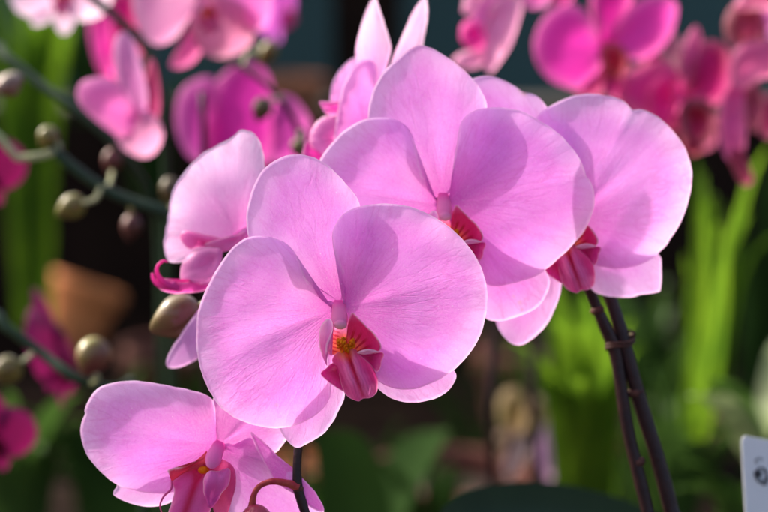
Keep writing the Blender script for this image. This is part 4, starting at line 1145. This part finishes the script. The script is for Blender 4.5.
strap_plant(150, 200, 2.1, 14, 0.20, 0.09, 0.008, LEAF_DARK, 'dark green leafy plant far back behind the upper left blooms', 9, 0.0)
strap_plant(90, 120, 2.2, 14, 0.16, 0.09, 0.007, LEAF_DARK, 'dark green leafy plant against the added shade boards at the upper left', 10, 0.0)
ro = empty('orchid_leaf_rosette', P(640, 620, 0.95), 'orchid rosette whose broad dark green leaf lies along the bottom edge', 'plant', 'green leafy plants on the bench')
leaf('leaf', ro, P(690, 560, 0.95), P(560, 488, 0.90), P(436, 522, 0.86), 0.0125, LEAF_THICK, fold=0.25, n=26, m=8, round_=1.6, side=(UP + FWD * 0.6 + RT * 0.1).normalized())
leaf('leaf', ro, P(640, 620, 0.95), P(700, 545, 0.98), P(780, 560, 1.0), 0.018, LEAF_THICK, fold=0.25, n=20, m=6, round_=1.4)
paddle_plant(760, 470, 1.25, [(706, 382, 1.18, 0.010, 0.03, LEAF_MID), (800, 340, 1.3, 0.012, 0.05, LEAF_PALE), (690, 398, 1.12, 0.010, 0.03, LEAF_PALE)], 'orchid rosette with pale green arching leaf above the white label at the right edge')
paddle_plant(150, 600, 1.3, [(60, 430, 1.25, 0.026, 0.06, LEAF_DARK), (210, 440, 1.35, 0.028, 0.06, LEAF_DARK)], 'orchid rosette with broad dark leaves left below the lower left bloom')
paddle_plant(370, 620, 1.3, [(330, 430, 1.25, 0.022, 0.05, LEAF_DARK), (440, 430, 1.35, 0.024, 0.05, LEAF_DARK)], 'orchid rosette with grey green leaves under the middle bloom')

# white plant label at the right edge
tg = empty('plant_label', P(780, 560, 0.80), 'white plastic plant label with a dark scribble, cut by the right edge', 'plant label')
zt = 0.80
def tagp(px, py, dd=0.0):
    return P(px, py, zt) + FWD * dd
co = [(741.5, 442), (742.5, 438), (745.5, 436), (800, 446), (812, 560), (790, 640), (778, 740), (768, 640), (748, 560)]
front = [tagp(x, y, 0) for x, y in co]; back = [tagp(x, y, 0.0012) for x, y in co]
n_ = len(co)
mesh_obj('label_plate', front + back, [tuple(range(n_)), tuple(range(2 * n_ - 1, n_ - 1, -1))] + [(i, i + n_, (i + 1) % n_ + n_, (i + 1) % n_) for i in range(n_)], TAGM, tg, smooth=False)
sc = []
for (cx, cy, rx, ry, a0, a1, rr_) in ((761, 475, 5.5, 7.5, 0, 6.9, 0.00035), (757.5, 474, 2.2, 2.6, 0, 6.3, 0.0007), (764, 478, 3.2, 7, -2, 3, 0.0003), (759, 461, 3.5, 3, 2, 6, 0.0002)):
    pts = [tagp(cx + rx * math.cos(a0 + (a1 - a0) * k / 14), cy + ry * math.sin(a0 + (a1 - a0) * k / 14), -0.0002) for k in range(15)]
    tube('ink_mark', pts, [rr_] * 15, INK, tg, n=6, seg=2)

# ------------------------------------------------------------------ the setting
def box(name, x0, x1, y0, y1, z0, z1, mat, parent=None):
    v = [(x, y, z) for x in (x0, x1) for y in (y0, y1) for z in (z0, z1)]
    f = [(0, 1, 3, 2), (4, 6, 7, 5), (0, 4, 5, 1), (2, 3, 7, 6), (0, 2, 6, 4), (1, 5, 7, 3)]
    return mesh_obj(name, v, f, mat, parent, smooth=False)

g = mesh_obj('ground', [(-60, -60, 0), (60, -60, 0), (60, 60, 0), (-60, 60, 0)], [(0, 1, 2, 3)], GROUND, smooth=False)
tag(g, 'dark soil ground', None, None, 'structure')

wl = empty('wall', (0, 2.62, 0), 'dark teal painted wall behind the plants with dark boards added below for shade', 'wall')
box('painted_panel', -1.8, 1.8, 2.62, 2.68, 0.985, 1.5, TEAL, wl)
for i in range(8):  # dark boards added in place of the shadow under the bench
    z0 = 0.0 + i * 0.122
    box('shade_board', -1.8, 1.8, 2.61 - 0.002 * (i % 2), 2.68, z0, z0 + 0.117, WOOD, wl)
pp = box('post', -0.058, 0.020, 2.40, 2.46, 0.0, 1.5, WOOD)
pp.name = 'timber_post'
tag(pp, 'dark brown timber post standing in front of the teal wall at the top', 'post')

bn = empty('plant_bench', (0, 1.6, 0), 'dark slatted timber bench that carries the potted plants', 'bench')
for i in range(15):
    y = 1.0 + i * 0.085
    box('slat', -1.2, 1.2, y, y + 0.07, BENCH - 0.025, BENCH, WOOD, bn)
for x in (-1.1, 1.1):
    box('leg', x - 0.03, x + 0.03, 1.08, 1.14, 0, BENCH - 0.0255, WOOD, bn)
    box('leg', x - 0.03, x + 0.03, 2.18, 2.24, 0, BENCH - 0.0255, WOOD, bn)
